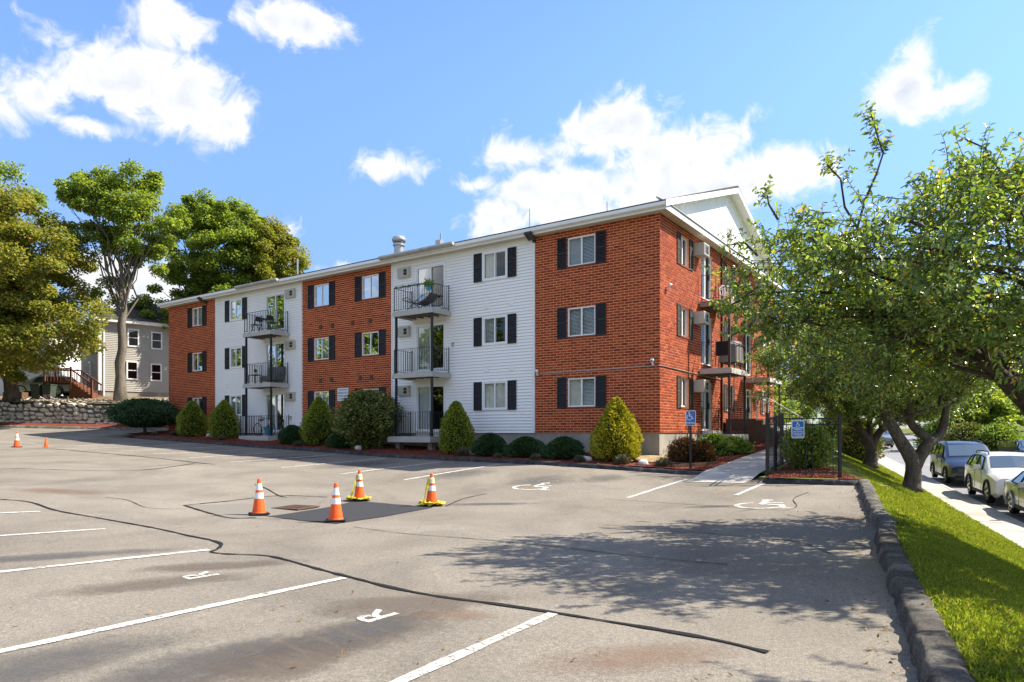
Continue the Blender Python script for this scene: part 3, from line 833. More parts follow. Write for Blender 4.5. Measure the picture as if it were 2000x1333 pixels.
for face, s0, s1, f, *_ in windows:
    face.open.append((s0, s1, snap(WIN_Z[f][0]), snap(WIN_Z[f][1])))
for face, s0, s1, f, *_ in doors:
    face.open.append((s0, s1, snap(DOOR_Z[f][0]), snap(DOOR_Z[f][1])))
def wall_panel(face, s0, s1, name, mat, reveal):
    """backing wall with real openings and reveals"""
    ops = [o for o in face.open if o[0] > s0 and o[1] < s1]
    S = sorted({s0, s1} | {x for o in ops for x in o[:2]}); Zs = sorted({Z0, ZT} | {x for o in ops for x in o[2:]})
    mb = MB()
    for a, b in zip(S[:-1], S[1:]):
        for c, d in zip(Zs[:-1], Zs[1:]):
            if any(o[0] <= a+1e-6 and b <= o[1]+1e-6 and o[2] <= c+1e-6 and d <= o[3]+1e-6 for o in ops): continue
            mb.quad(face.fn(a, c, 0), face.fn(b, c, 0), face.fn(b, d, 0), face.fn(a, d, 0))
    for a, b, c, d in ops:
        for q in (((a, c), (a, d)), ((b, c), (b, d)), ((a, c), (b, c)), ((a, d), (b, d))):
            (p, r), (t, u) = q
            mb.quad(face.fn(p, r, 0), face.fn(t, u, 0), face.fn(t, u, -.22), face.fn(p, r, -.22))
    return mb.build(name, mat, bld, fix=False)
def cut(a, b, ops):
    """interval a..b minus the openings"""
    segs = [(a, b)]
    for o in ops:
        nx = []
        for p, q in segs:
            if o[1] <= p or o[0] >= q: nx.append((p, q)); continue
            if o[0]-p > .02: nx.append((p, o[0]))
            if q-o[1] > .02: nx.append((o[1], q))
        segs = nx
    return segs
SEGS = [(0, 5.27, 'b'), (5.27, 13.2, 'w'), (13.2, 19.64, 'b'), (19.64, 27.45, 'w'), (27.45, BLEN, 'b')]
brick_list = []                                   # (distance, face, s0, s1, z0, z1, wall)
BLN, JT = .305, .0215
def lay_bricks(face, s0, s1, wall):
    for k in range(NC):
        z0 = Z0+k*CH+JT*.5; z1 = Z0+(k+1)*CH-JT*.5; zc = (z0+z1)/2
        ops = sorted((o[0], o[1]) for o in face.open if o[2] < zc < o[3])
        off = (0, .5, .25, .75)[k % 4]*BLN if False else (k % 2)*.5*BLN
        p = s0-off
        while p < s1:
            a, b = max(p+JT*.5, s0+.002), min(p+BLN-JT*.5, s1-.002); p += BLN
            if b-a < .03: continue
            for c, d in cut(a, b, ops):
                if d-c < .02: continue
                w = face.fn((c+d)/2, zc, 0)
                x = COR[0]+w[0]*math.cos(BR)-w[1]*math.sin(BR); y = COR[1]+w[0]*math.sin(BR)+w[1]*math.cos(BR)
                brick_list.append((x*x+y*y+(zc-EYE)**2, face, c, d, z0, z1, wall, d-c > BLN-JT-.002))
rest = MB()
for a, b, t in SEGS:
    if t == 'b':
        w = wall_panel(front, a, b, 'brick_wall', 'mortar', .1); lay_bricks(front, a, b, w)
wg = wall_panel(gable, 0, BDEP, 'brick_wall', 'mortar', .1); lay_bricks(gable, 0, BDEP, wg)
brick_list.sort(key=lambda q: q[0])
full = [q for q in brick_list if q[7]][:300]
fullset = set(id(q) for q in full)
PROUD = .009
bm_me = {}
for fc, nm in ((front, 'f'), (gable, 'g')):
    mb = MB(); hb = (BLN-JT)/2; hz = (CH-JT)/2
    fc.box(mb, -hb, hb, -hz, hz, -.02, PROUD)
    me = bpy.data.meshes.new('brick'); me.from_pydata(mb.v, [], mb.f); me.materials.append(M['brick']); bm_me[id(fc)] = me
for q in brick_list:
    _, fc, a, b, z0, z1, wall, fu = q
    if id(q) in fullset:
        o = link('brick', bm_me[id(fc)], wall); o.location = fc.fn((a+b)/2, (z0+z1)/2, random.uniform(-.002, .002))
    else:
        e = random.uniform(-.002, .002)
        p = [fc.fn(s, z, o) for s, z, o in ((a, z0, PROUD+e), (b, z0, PROUD+e), (b, z1, PROUD+e), (a, z1, PROUD+e), (a, z0, -.02), (b, z0, -.02), (b, z1, -.02), (a, z1, -.02))]
        rest.add(p, [(0, 1, 2, 3), (0, 4, 5, 1), (1, 5, 6, 2), (2, 6, 7, 3), (3, 7, 4, 0)])
tag(rest.build('brickwork', 'brick', bld, fix=False), kind='stuff')
# clapboards: one board per course, cut round the openings
for a, b, t in SEGS:
    if t != 'w': continue
    w = wall_panel(front, a, b, 'siding_wall', 'siding_white', .08)
    n = 62; hh = (ZT-Z0)/n
    for k in range(n):
        z0, z1 = Z0+k*hh, Z0+(k+1)*hh
        ops = sorted((o[0]-.07, o[1]+.07) for o in front.open if o[2]-.05 < z1-.02 and o[3]+.05 > z0+.02 and a < o[0] < b)
        for c, d in cut(a+.06, b-.06, ops):
            mb = MB(); mb.add([FF(c, z0+.004, .052), FF(d, z0+.004, .052), FF(d, z1+.012, .010), FF(c, z1+.012, .010), FF(c, z0+.008, .002), FF(d, z0+.008, .002), FF(c, z0, .048), FF(d, z0, .048)], [(0, 1, 2, 3), (6, 7, 1, 0), (4, 5, 7, 6)])
            mb.build('clapboard', 'siding_white', w, fix=False)
    for e in (a+.03, b-.03): 
        mb = MB(); front.box(mb, e-.03, e+.03, Z0, ZT, .001, .060); mb.build('corner_trim', 'trim_white', w)
# foundation
mb = MB(); mb.box(-BLEN+.03, -.03, .03, BDEP-.03, -.6, Z0-.002); mb.build('foundation', 'concrete', bld)
# plain walls out of sight
mb = MB(); mb.box(-BLEN, -.25, BDEP-.02, BDEP, Z0, ZT); mb.box(-BLEN, -BLEN+.02, .3, BDEP-.02, Z0, ZT); mb.build('back_wall', 'brick_plain', bld)
for f in FL[1:]: MB().box(-BLEN+.3, -.5, .6, BDEP-.3, f-.2, f-.05).build('floor_slab', 'room_dark', bld)
MB().box(-BLEN+.1, -.1, .1, BDEP-.1, ZT-.06, ZT-.02).build('floor_slab', 'room_dark', bld)

# windows
def behind(face, kind, a, b, c, d, par, o):
    mb = MB()
    if kind in (CURT, GREY, LACE, SKYW):
        n = max(8, int((b-a)/.045)); vs = []; fs = []
        for i in range(n+1):
            s = lerp(a, b, i/n); w = o-.02-.022*math.sin(i*1.25+face.open[0][0])-.01*math.sin(i*.37)
            vs += [face.fn(s, c, w), face.fn(s, d, w)]
        for i in range(n): fs.append((2*i, 2*i+2, 2*i+3, 2*i+1))
        mb.add(vs, fs)
        mb.build('curtain', {CURT: 'curtain', GREY: 'curtain_grey', LACE: 'lace', SKYW: 'curtain_grey'}[kind], par, fix=False)
    elif kind == BLIND:
        n = int((d-c)/.05)
        for i in range(n):
            z = c+(i+.5)*(d-c)/n
            mb.add([face.fn(a, z-.020, o-.01), face.fn(b, z-.020, o-.01), face.fn(b, z+.016, o-.035), face.fn(a, z+.016, o-.035)], [(0, 1, 2, 3)])
        mb.build('blind', 'blind', par, fix=False)
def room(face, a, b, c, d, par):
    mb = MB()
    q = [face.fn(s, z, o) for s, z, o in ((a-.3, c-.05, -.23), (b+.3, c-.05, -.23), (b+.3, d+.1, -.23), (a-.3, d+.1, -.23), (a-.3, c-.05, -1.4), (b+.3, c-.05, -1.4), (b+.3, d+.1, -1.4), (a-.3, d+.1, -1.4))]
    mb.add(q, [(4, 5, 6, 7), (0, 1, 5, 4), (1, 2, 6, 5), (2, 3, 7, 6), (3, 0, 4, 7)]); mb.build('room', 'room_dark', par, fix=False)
def frame4(face, mb, a, b, c, d, w, o0, o1):
    face.box(mb, a, a+w, c, d, o0, o1); face.box(mb, b-w, b, c, d, o0, o1)
    face.box(mb, a+w, b-w, c, c+w, o0, o1); face.box(mb, a+w, b-w, d-w, d, o0, o1)
def louver_shutter(face, par, a, b, c, d, mat, o):
    mb = MB(); frame4(face, mb, a, b, c, d, .045, o, o+.03)
    zm = (c+d)/2; face.box(mb, a+.045, b-.045, zm-.035, zm+.035, o, o+.028)
    for z0, z1 in ((c+.045, zm-.035), (zm+.035, d-.045)):
        n = int((z1-z0)/.045)
        for i in range(n):
            z = z0+i*(z1-z0)/n
            mb.add([face.fn(a+.045, z, o+.024), face.fn(b-.045, z, o+.024), face.fn(b-.045, z+(z1-z0)/n, o+.006), face.fn(a+.045, z+(z1-z0)/n, o+.006)], [(0, 1, 2, 3)])
    return mb.build('shutter', mat, par, fix=False)
for face, s0, s1, f, kinds, sw in windows:
    c, d = snap(WIN_Z[f][0]), snap(WIN_Z[f][1])
    on_siding = face is front and any(t == 'w' and a < s0 < b for a, b, t in SEGS)
    o1 = .055 if on_siding else (-.02 if face is front else -.085)
    o0 = o1-.07; mb = MB()
    if on_siding: frame4(face, mb, s0-.07, s1+.07, c-.06, d+.06, .075, .003, .065)
    frame4(face, mb, s0, s1, c, d, .05, o0, o1)
    mid = (s0+s1)/2; face.box(mb, mid-.03, mid+.03, c+.05, d-.05, o0+.01, o1-.004)
    win = mb.build('window', 'vinyl', bld)
    for i, (a, b) in enumerate(((s0+.05, mid-.03), (mid+.03, s1-.05))):
        oo = o0+.02+(.016 if i == 0 else 0)
        m2 = MB(); m2.quad(face.fn(a, c+.05, oo), face.fn(b, c+.05, oo), face.fn(b, d-.05, oo), face.fn(a, d-.05, oo))
        m2.build('pane', 'glass', win, fix=False)
        kd = kinds[i] if face is gable else kinds[1-i]
        behind(face, kd, a-.02, b+.02, c+.03, d-.03, win, o0-.06)
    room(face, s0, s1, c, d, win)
    if not on_siding:
        m2 = MB(); face.box(m2, s0-.03, s1+.03, c-.075, c-.004, -.09, .035); m2.build('sill', 'brick_plain', win)
    mt = 'shutter_black' if face is front else 'shutter_faded'
    g = .04 if face is front else .03
    if on_siding: g = .085
    ob = .054 if on_siding else PROUD+.004
    louver_shutter(face, win, s0-sw-g, s0-g, c-.06, d+.04, mt, ob)
    louver_shutter(face, win, s1+g, s1+sw+g, c-.06, d+.04, mt, ob)
for face, s0, s1, f, kinds in doors:
    c, d = snap(DOOR_Z[f][0]), snap(DOOR_Z[f][1])
    o1 = .04 if face is front else -.06; o0 = o1-.1; mb = MB()
    if face is front: frame4(face, mb, s0-.07, s1+.07, c-.05, d+.07, .08, .003, .068)
    frame4(face, mb, s0, s1, c, d, .06, o0, o1)
    mid = (s0+s1)/2; face.box(mb, mid-.04, mid+.04, c+.06, d-.06, o0+.012, o1-.012)
    dr = mb.build('sliding_door', 'vinyl', bld)
    for i, (a, b) in enumerate(((s0+.06, mid-.04), (mid+.04, s1-.06))):
        left = (i == 1) if face is front else (i == 0)
        kd = kinds[0] if left else kinds[1]
        oo = o0+.03+(.03 if left else 0)
        m2 = MB(); m2.quad(face.fn(a, c+.06, oo), face.fn(b, c+.06, oo), face.fn(b, d-.06, oo), face.fn(a, d-.06, oo))
        m2.build('pane', 'glass' if left else 'screen_glass', dr, fix=False)
        behind(face, kd, a-.02, b+.02, c+.04, d-.03, dr, o0-.06)
        if not left:
            m3 = MB(); face.box(m3, (a+.03 if face is front else b-.05), (a+.05 if face is front else b-.03), c+.9, c+1.15, oo+.002, oo+.05); m3.build('handle', 'metal_dark', dr)
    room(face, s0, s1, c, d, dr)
# through-wall air conditioners
def air_con(face, s0, s1, c, d, out, light):
    mb = MB(); face.box(mb, s0, s1, c, d, .0, out); frame4(face, mb, s0+.02, s1-.02, c+.02, d-.02, .03, out, out+.015)
    ac = mb.build('air_conditioner', 'ac_cream', bld)
    m2 = MB(); n = 9
    for i in range(n):
        z = c+.06+(d-c-.12)*i/(n-1); face.box(m2, s0+.05, s0+(s1-s0)*.98-.05, z-.006, z+.006, out+.001, out+.012)
    m2.build('grille', 'metal_grey', ac)
    m3 = MB()
    a = s0+(s1-s0)*(.18 if face is front else .45)
    for j in range(2):
        z0 = lerp(c, d, .2+.31*j); face.box(m3, a, a+(s1-s0)*.25, z0, z0+(d-c)*.26, out+.002, out+.02)
    m3.build('vent_opening', 'ac_dark', ac)
for f in range(3):
    z = FL[f]
    air_con(front, 12.0, 12.72, z+1.70, z+2.16, .16, 0)
    air_con(front, 20.15, 20.92, z+1.70, z+2.15, .16, 0)
    air_con(gable, 3.38, 4.02, z+1.62, z+2.10, .42, 1)
    air_con(gable, 12.0, 12.75, z+1.62, z+2.10, .36, 1)
# balconies
def balcony(face, s0, s1, dep, zt, nm, deck, iron, gap, top, far_first, deckh=.19, ground=False, post=True):
    mb = MB(); face.box(mb, s0, s1, zt-.05, zt, .055, dep)
    n = 9
    bal = mb.build('balcony', deck, bld)
    m1 = MB(); face.box(m1, s0-.02, s1+.02, zt-deckh-.03, zt-.052, dep-.04, dep+.02)
    face.box(m1, s0-.02, s0+.03, zt-deckh-.03, zt-.052, .06, dep-.04); face.box(m1, s1-.03, s1+.02, zt-deckh-.03, zt-.052, .06, dep-.04)
    m1.build('rim_board', deck, bal)
    for i in range(5):
        s = lerp(s0+.25, s1-.25, i/4); m2 = MB(); face.box(m2, s-.022, s+.022, zt-deckh, zt-.052, .06, dep-.04); m2.build('joist', 'joist', bal)
    # railing
    rh = 1.04; m3 = MB()
    L = [(s0+.05, .12, s0+.05, dep-.05), (s0+.05, dep-.05, s1-.05, dep-.05), (s1-.05, dep-.05, s1-.05, .12)]
    for a, oa, b, ob in L:
        for z, w in ((zt+rh, .034), (zt+.09, .024)):
            m3.bar(face.fn(a, z, oa), face.fn(b, z, ob), w, .014)
        ln = math.hypot(b-a, ob-oa); k = max(2, int(ln/gap))
        for i in range(1, k):
            t = i/k; s, o = lerp(a, b, t), lerp(oa, ob, t)
            m3.bar(face.fn(s, zt+.09, o), face.fn(s, zt+rh, o), .014)
    m3.build('railing', iron, bal)
    for a, o in ((s0+.05, .12), (s0+.05, dep-.05), (s1-.05, dep-.05), (s1-.05, .12)):
        m4 = MB(); m4.bar(face.fn(a, zt, o), face.fn(a, zt+rh+(.07 if o < .2 else .02), o), .028)
        m4.build('rail_post', iron, bal)
    return bal
def posts(face, ss, o, z0, z1, mat):
    for s in ss:
        mb = MB(); mb.bar(face.fn(s, z0, o), face.fn(s, z1, o), .085); mb.build('support_post', mat, bld)
for s0, s1, dep in ((9.62, 11.9, 1.28), (20.66, 22.98, 1.22)):
    for f in (1, 2): balcony(front, s0, s1, dep, FL[f]-.10, 'f', 'deck_grey', 'iron_black', .135, 0, 0)
    balcony(front, s0-.08, s1+.08, dep+.2, 1.50, 'f', 'deck_grey', 'iron_black', .135, 0, 0, .22)
    m2 = MB(); front.box(m2, s0+.1, s1-.6, 1.505, 1.66, .06, .42); m2.build('door_step', 'deck_grey', bld)
    posts(front, (s0+.10, s1-.10), dep-.12, 1.5, FL[2]-.33, 'iron_black')
    for s in (s0+.2, s1-.2):
        m2 = MB(); front.box(m2, s-.12, s+.12, .5, 1.24, dep-.35, dep-.1); m2.build('pier', 'joist', bld)
for s0, s1 in ((3.95, 6.15), (9.75, 11.95)):
    for f in (1, 2): balcony(gable, s0, s1, 1.3, FL[f]-.12, 'g', 'deck_brown' if f == 2 else 'deck_grey', 'iron_brown', .42, 0, 0)
    balcony(gable, s0, s1, 1.35, 1.60, 'g', 'deck_grey', 'iron_brown', .42, 0, 0, .2)
    m2 = MB(); gable.box(m2, s0+.1, s1-.1, .6, 1.36, .05, 1.2); m2.build('stoop_block', 'concrete', bld)
    m2 = MB(); gable.box(m2, s0+.3, s1-.75, 1.605, 1.74, .06, .5); m2.build('door_step', 'trim_white', bld)
    posts(gable, (s0+.06, s1-.06), 1.22, 1.6, FL[2]-.36, 'iron_brown')
# small fittings on the walls
def fitting(name, face, s, z, w, h, o, mat):
    mb = MB(); face.box(mb, s-w/2, s+w/2, z-h/2, z+h/2, .004, .004+o); mb.box
    o_ = mb.build(name, mat, bld)
    m2 = MB()
    for i in range(3): face.box(m2, s-w*.38, s+w*.38, z-h*.3+i*h*.25, z-h*.3+i*h*.25+h*.08, o+.005, o+.015)
    m2.build('louver', mat, o_); return o_
for s, z in ((18.2, 7.0), (17.31, 7.02), (15.86, 7.0), (14.65, 7.0), (18.2, 4.3), (17.39, 4.3), (15.32, 4.3), (14.55, 4.3)):
    fitting('wall_vent', front, s, z, .17, .2, .06, 'vent_brown')
for s, z in ((7.66, 6.97), (6.41, 6.97), (7.66, 4.29), (6.38, 4.29), (26.3, 6.95), (26.3, 4.3)):
    fitting('wall_vent', front, s, z, .2, .2, .06, 'siding_white')
for s, z in ((9.55, 2.75), (20.55, 2.45), (22.9, 2.45), (9.5, 5.5)): fitting('outlet_box', front, s, z, .12, .18, .08, 'gutter_grey')
def floodlight(s, z):
    mb = MB(); front.box(mb, s-.05, s+.05, z-.12, z-.02, .005, .08); mb.bar(FF(s, z-.06, .05), FF(s+.12, z+.05, .42), .03)
    fl = mb.build('floodlight', 'metal_dark', bld)
    m2 = MB(); p = [FF(s+a, z+b+c*.6, .25+c) for a in (-.17, .17) for b in (-.03, .04) for c in (-.05, .28)]
    m2.add(p, [(0, 1, 3, 2), (4, 6, 7, 5), (0, 4, 5, 1), (2, 3, 7, 6), (0, 2, 6, 4), (1, 5, 7, 3)]); m2.build('lamp_head', 'metal_dark', fl)
floodlight(5.3, 9.36); floodlight(28.4, 9.4)
def sec_cam(fn, s, z):
    mb = MB(); mb.tube([fn(s, z-.1, .01), fn(s, z-.1, .1), fn(s, z, .13)], .03, 8)
    o = mb.build('security_camera', 'plastic_white', bld); c = fn(s, z+.04, .14)
    m2 = MB(); m2.lathe([(.0, -.075), (.05, -.06), (.075, -.02), (.075, .03), (.05, .065), (0, .08)], 12, c, cap=False); m2.build('dome', 'plastic_white', o, smooth=True)
    c2 = fn(s, z+.02, .2); m3 = MB(); m3.lathe([(.0, -.03), (.03, -.015), (.03, .015), (0, .03)], 10, c2, cap=False); m3.build('lens', 'rubber', o, smooth=True)
sec_cam(FF, .23, 4.19); sec_cam(FF, 5.12, 4.05); sec_cam(GG, .62, 6.95)
mb = MB(); mb.tube([FF(5.1, 4.0, .03), FF(2.5, 4.02, .03), FF(0, 4.05, .03), GG(.02, 4.05, .03), GG(5.5, 3.98, .03), GG(7, 3.98, .03)], .016, 6); mb.build('conduit', 'metal_grey', bld)
mb = MB(); mb.tube([GG(6.75, Z0, .05), GG(6.75, ZT-.1, .05)], .045, 8); mb.build('downspout', 'iron_brown', bld)
# notice on the wall
ns = thing('wall_sign', (COR[0], COR[1], 0), 'small white notice with lettering on the brick wall above the big shrub', 'sign', rz=BR)
mb = MB(); front.box(mb, 16.15, 16.93, 3.21, 3.87, .014, .03); mb.build('board', 'sign_white', ns)
for i, (t, sz) in enumerate((('PRIVATE PARKING', .075), ('RESIDENTS ONLY', .09), ('TOWED AWAY', .10), ('AT OWNERS EXPENSE', .06))):
    me = text_mesh(t, sz, bold=.003); me.materials.append(M['sign_letter']); o = link('lettering', me, ns)
    o.location = FF(16.54, 3.77-i*.15, .034); o.rotation_euler = (R(90), 0, 0)
# eaves, roof, gable
OV = .36
mb = MB(); mb.box(-BLEN-OV, OV, -OV, .0, ZT+.002, ZT+.02); mb.box(.0, OV, 0, BDEP+OV, ZT+.002, ZT+.02); mb.box(-BLEN-OV, -BLEN, 0, BDEP, ZT+.002, ZT+.02)
sf = mb.build('soffit', 'soffit', bld)
mb = MB(); mb.box(-BLEN-OV, OV+.02, -OV-.03, -OV, ZT-.02, ZT+.22); mb.build('fascia', 'fascia', bld)
mb = MB(); mb.box(OV-.01, OV+.02, -OV, BDEP+OV, ZT-.02, ZT+.20); mb.build('fascia', 'fascia', bld)
mb = MB(); mb.box(-BLEN-OV-.02, -BLEN-OV+.01, -OV, BDEP+OV, ZT-.02, ZT+.20); mb.build('fascia', 'fascia', bld)
mb = MB(); mb.prism([(-OV-.03, ZT+.225), (-OV-.14, ZT+.225), (-OV-.16, ZT+.10), (-OV-.10, ZT+.06), (-OV-.032, ZT+.06)], 'x', -BLEN-OV, OV+.05); mb.build('gutter', 'fascia', bld)
for a, b in ((9.0, 13.4), (20.9, 24.6)):
    mb = MB(); mb.prism([(-OV-.15, ZT+.22), (-OV-.34, ZT+.26), (-OV-.36, ZT+.18), (-OV-.28, ZT+.12), (-OV-.165, ZT+.11)], 'x', -b, -a); mb.build('rain_diverter', 'gutter_grey', bld)
RID = 12.55; EV = ZT+.23; MIDY = BDEP/2; RO = .42
sl = (RID-EV)/(MIDY+OV+.12)
def roof_side(sg):
    y0 = (-OV-.12) if sg < 0 else BDEP+OV+.12
    th = .14; mb = MB()
    p = [(y0, EV), (MIDY, RID), (MIDY, RID+th), (y0, EV+.05)]
    mb.prism(p, 'x', -BLEN-RO, RO); return mb.build('roof', 'shingles', bld)
rf = roof_side(-1); roof_side(1)
# pent strip at the foot of the gable, gable wall, rakes
mb = MB(); mb.prism([(OV+.06, ZT+.20), (OV+.06, ZT+.23), (.0, ZT+.50), (.0, ZT+.44)], 'y', -OV+.02, BDEP+OV-.02); mb.build('pent_roof', 'gutter_grey', bld)
n = 60; mb = MB()
for i in range(n):
    a, b = lerp(-.1, BDEP+.1, i/n), lerp(-.1, BDEP+.1, (i+1)/n)
    def top(y): return EV+sl*((y+OV+.12) if y < MIDY else (BDEP+OV+.12-y))-.03
    e = .006
    pm = MB(); pm.add([(0, a+e, ZT+.3), (0, b-e, ZT+.3), (0, b-e, top(b-e)), (0, a+e, top(a+e)), (.02, a+e, ZT+.3), (.02, b-e, ZT+.3), (.02, b-e, top(b-e)), (.02, a+e, top(a+e))], [(4, 5, 6, 7), (0, 4, 7, 3), (1, 2, 6, 5)])
    pm.build('gable_board', 'siding_white', bld, fix=False)
mb = MB(); mb.add([(-.005, -.1, ZT), (-.005, BDEP+.1, ZT), (-.005, MIDY, RID)], [(0, 1, 2)]); mb.add([(-BLEN, -.1, ZT), (-BLEN, BDEP+.1, ZT), (-BLEN, MIDY, RID)], [(0, 1, 2)]); mb.build('gable_wall', 'trim_white', bld, fix=False)
for sg in (-1, 1):
    y0 = (-OV-.14) if sg < 0 else BDEP+OV+.14
    for x in (RO, -BLEN-RO-.025):
        mb = MB(); mb.prism([(y0, EV-.20), (MIDY, RID-.20), (MIDY, RID+.03), (y0, EV+.03)], 'x', x, x+.025); mb.build('rake_board', 'fascia', bld)
    mb = MB(); mb.add([(.02, y0, EV-.10), (RO, y0, EV-.10), (RO, MIDY, RID-.10), (.02, MIDY, RID-.10)], [(0, 1, 2, 3)]); mb.build('rake_soffit', 'trim_white', bld, fix=False)
mb = MB(); frame4(gable, mb, 7.55, 8.15, 10.1, 10.85, .05, .025, .06)
gv = mb.build('gable_vent', 'trim_white', bld)
for i in range(11):
    z = 10.16+i*.06; m2 = MB(); m2.add([GG(7.6, z, .05), GG(8.1, z, .05), GG(8.1, z+.055, .028), GG(7.6, z+.055, .028)], [(0, 1, 2, 3)]); m2.build('slat', 'gutter_grey', gv, fix=False)
# things on the roof
def roof_h(y): return EV+sl*(y+OV+.12)+.12
mb = MB(); hz = roof_h(2.2); mb.lathe([(.24, -.5), (.24, .35), (.30, .36), (.30, .46), (.2, .5)], 14, (-14.9, 2.2, hz)); cv = mb.build('roof_vent', 'metal_grey', bld, smooth=False)
m2 = MB(); m2.lathe([(.2, .5), (.33, .56), (.36, .68), (.30, .80), (.12, .88), (0, .89)], 14, (-14.9, 2.2, hz)); m2.build('turbine', 'metal_grey', cv, smooth=True)
for x, y, h, r in ((-12.8, 3.0, .55, .05), (-6.2, 1.0, .7, .02), (-23.4, 2.6, .9, .05), (-11.0, .8, .16, .18), (-3.2, 2.2, .35, .02)):
    m2 = MB(); m2.tube([(x, y, roof_h(y)-.3), (x, y, roof_h(y)+h)], r, 10); m2.build('vent_pipe', 'metal_grey', bld)
# entrance steps at the far end of the gable side
st = tag(MB().build('entrance_stairs', 'step_brown') if False else thing('entrance_stairs', (COR[0], COR[1], 0), 'brown masonry entrance stairs with white handrails at the building end', 'stairs', rz=BR))
mb = MB(); mb.box(.12, 1.4, 7.05, 9.3, .5, 2.26); mb.build('landing', 'step_brown', st)
NS = 6
for i in range(NS):
    z1 = 2.26-.175*(i+1); m2 = MB(); m2.box(1.4+.28*i+.003, 1.4+.28*(i+1), 7.28, 9.2, .4, z1); m2.build('step', 'sidewalk', st)
    m3 = MB(); m3.box(1.4+.28*i+.003, 1.4+.28*(i+1), 7.05, 7.275, .4, z1+.1); m3.build('cheek_wall', 'step_brown', st)
for y in (7.16, 9.1):
    m2 = MB(); m2.tube([(.9, y, 3.22), (1.4, y, 3.22), (3.2, y, 2.1), (3.2, y, 1.05)], .024, 8)
    m2.tube([(1.4, y, 3.22), (1.4, y, 2.2)], .02, 8); m2.build('handrail', 'plastic_white', st)

# ------------------------------------------------------------------ beds, paths, lawn, street
bed = grid_mesh('planting_bed', 'mulch', frange(-2.7, 33.2, .35), frange(-.3, 2.98, .2), lambda s, o: (*so2xy(s, o), bed_z(s, o)+.03*math.sin(s*3.1+o*4)*math.sin(o*3+s*.7)*(1 if .2 < o < 2.7 else 0)), keep=lambda s, o: not (s > 32.2 and o > 2.4))
tag(bed, 'red bark mulch bed along the brick and white front', kind='structure')
# scattered chips
def chips(name, fn, n, mat='mulch_chip', size=.05):
    pts = np.array([fn() for _ in range(n)]); ax = unit(n); ax[:, 2] *= .25; nr = unit(n)*.4+np.array([0, 0, 1.])
    o = leaves(name, pts+np.array([0, 0, .012]), ax, nr, rng.uniform(.4, 1.2, n)*size, rng.uniform(.25, .5, n)*size, mat, fold=.05, bend=.02); tag(o, kind='stuff'); return o
def bed_pt():
    s, o = random.uniform(-2.6, 28), random.uniform(.05, 2.9); return (*so2xy(s, o), bed_z(s, o)+.02)
tag(chips('mulch_chips', bed_pt, 16000, size=.075), 'loose red bark chips on the front bed')
# side ground: lawn bank between the lot and the street, mulch and straw near the building
def side_keep(x, y):
    s, o = xy2so(x, y)
    if y < 16.95: return True
    return True
def lawn_pt(a, y):
    xl = kerb_x(y)-(-.14) if y < 16.95 else min(kerb_x(y), COR[0]+.1+(y-17)*.2)
    if y >= 16.95:
        # front limit: the kerb line by the fence, then the gable wall
        xl = max(6.2-(y-16.95)*1.45, 1.2) if y < 21 else 1.2
        s, o = xy2so(xl, y)
    t = (y-ST0[1])/SD[1]
    xr = ST0[0]+SD[0]*t-1.1/ SNRM[0]
    x = lerp(xl, xr, a)
    return (x, y, side_z(x, y))
def lawn_ok(a, y):
    x = lawn_pt(a, y)[0]; s, o = xy2so(x, y)
    if y < 16.95: return True
    if o > 4.72 and x < 6.62: return False
    if o > 2.95 and s > -4.9 and x < 6.5: return False
    if s > -2.68 and o > -.3: return False
    if y < 18 and x < 8.9: return False
    if x < 7.3 and y < 19.5: return False
    return s < .25
lawn = grid_mesh('lawn', 'turf', frange(0, 1, 1/60), frange(-14, 46, .28), lawn_pt, keep=lawn_ok)
tag(lawn, 'sunlit green lawn bank sloping down to the street', kind='structure')
def gz(sg, og):
    """ground beside the gable end: sg along it, og out from it"""
    x, y = COR[0]+VX*sg-UX*og, COR[1]+VY*sg-UY*og
    return x, y, side_z(x, y)
def gable_sheet(name, mat, s0, s1, o0, o1, lift, keep=None, step=.25):
    return grid_mesh(name, mat, frange(s0, s1, step), frange(o0, o1, step), lambda a, b: (*gz(a, b)[:2], gz(a, b)[2]+lift), keep=keep)
g1 = gable_sheet('planting_bed', 'mulch', -2.92, 6.9, 0.0, 2.75, .025); tag(g1, 'red mulch bed beside the gable end and walkway', kind='structure')
g2 = gable_sheet('straw_patch', 'straw', -1.9, 2.6, -1.2, 1.9, .05, keep=lambda a, b: (a+.0)**2/5.5+(b-.5)**2/2.4 < 1 and (a < -.05 or b > .02)); tag(g2, 'dry tan straw patch at the corner of the foundation', kind='structure')
wk = grid_mesh('walkway', 'sidewalk', frange(-4.9, 16, .3), frange(2.75, 4.35, .2), lambda a, b: (*gz(a, b)[:2], lerp(lot_z(*gz(a, b)[:2])+.012, gz(a, b)[2]+.045, sstep((a+4.5)/1.5)))); tag(wk, 'concrete walkway leading past the gable end', kind='structure')
for a in frange(-2.6, 15.8, 1.3):
    strip('paving_joint', [gz(a, 2.76)[:2], gz(a, 4.34)[:2]], .018, 'soil', .05, parent=wk, zf=side_z)
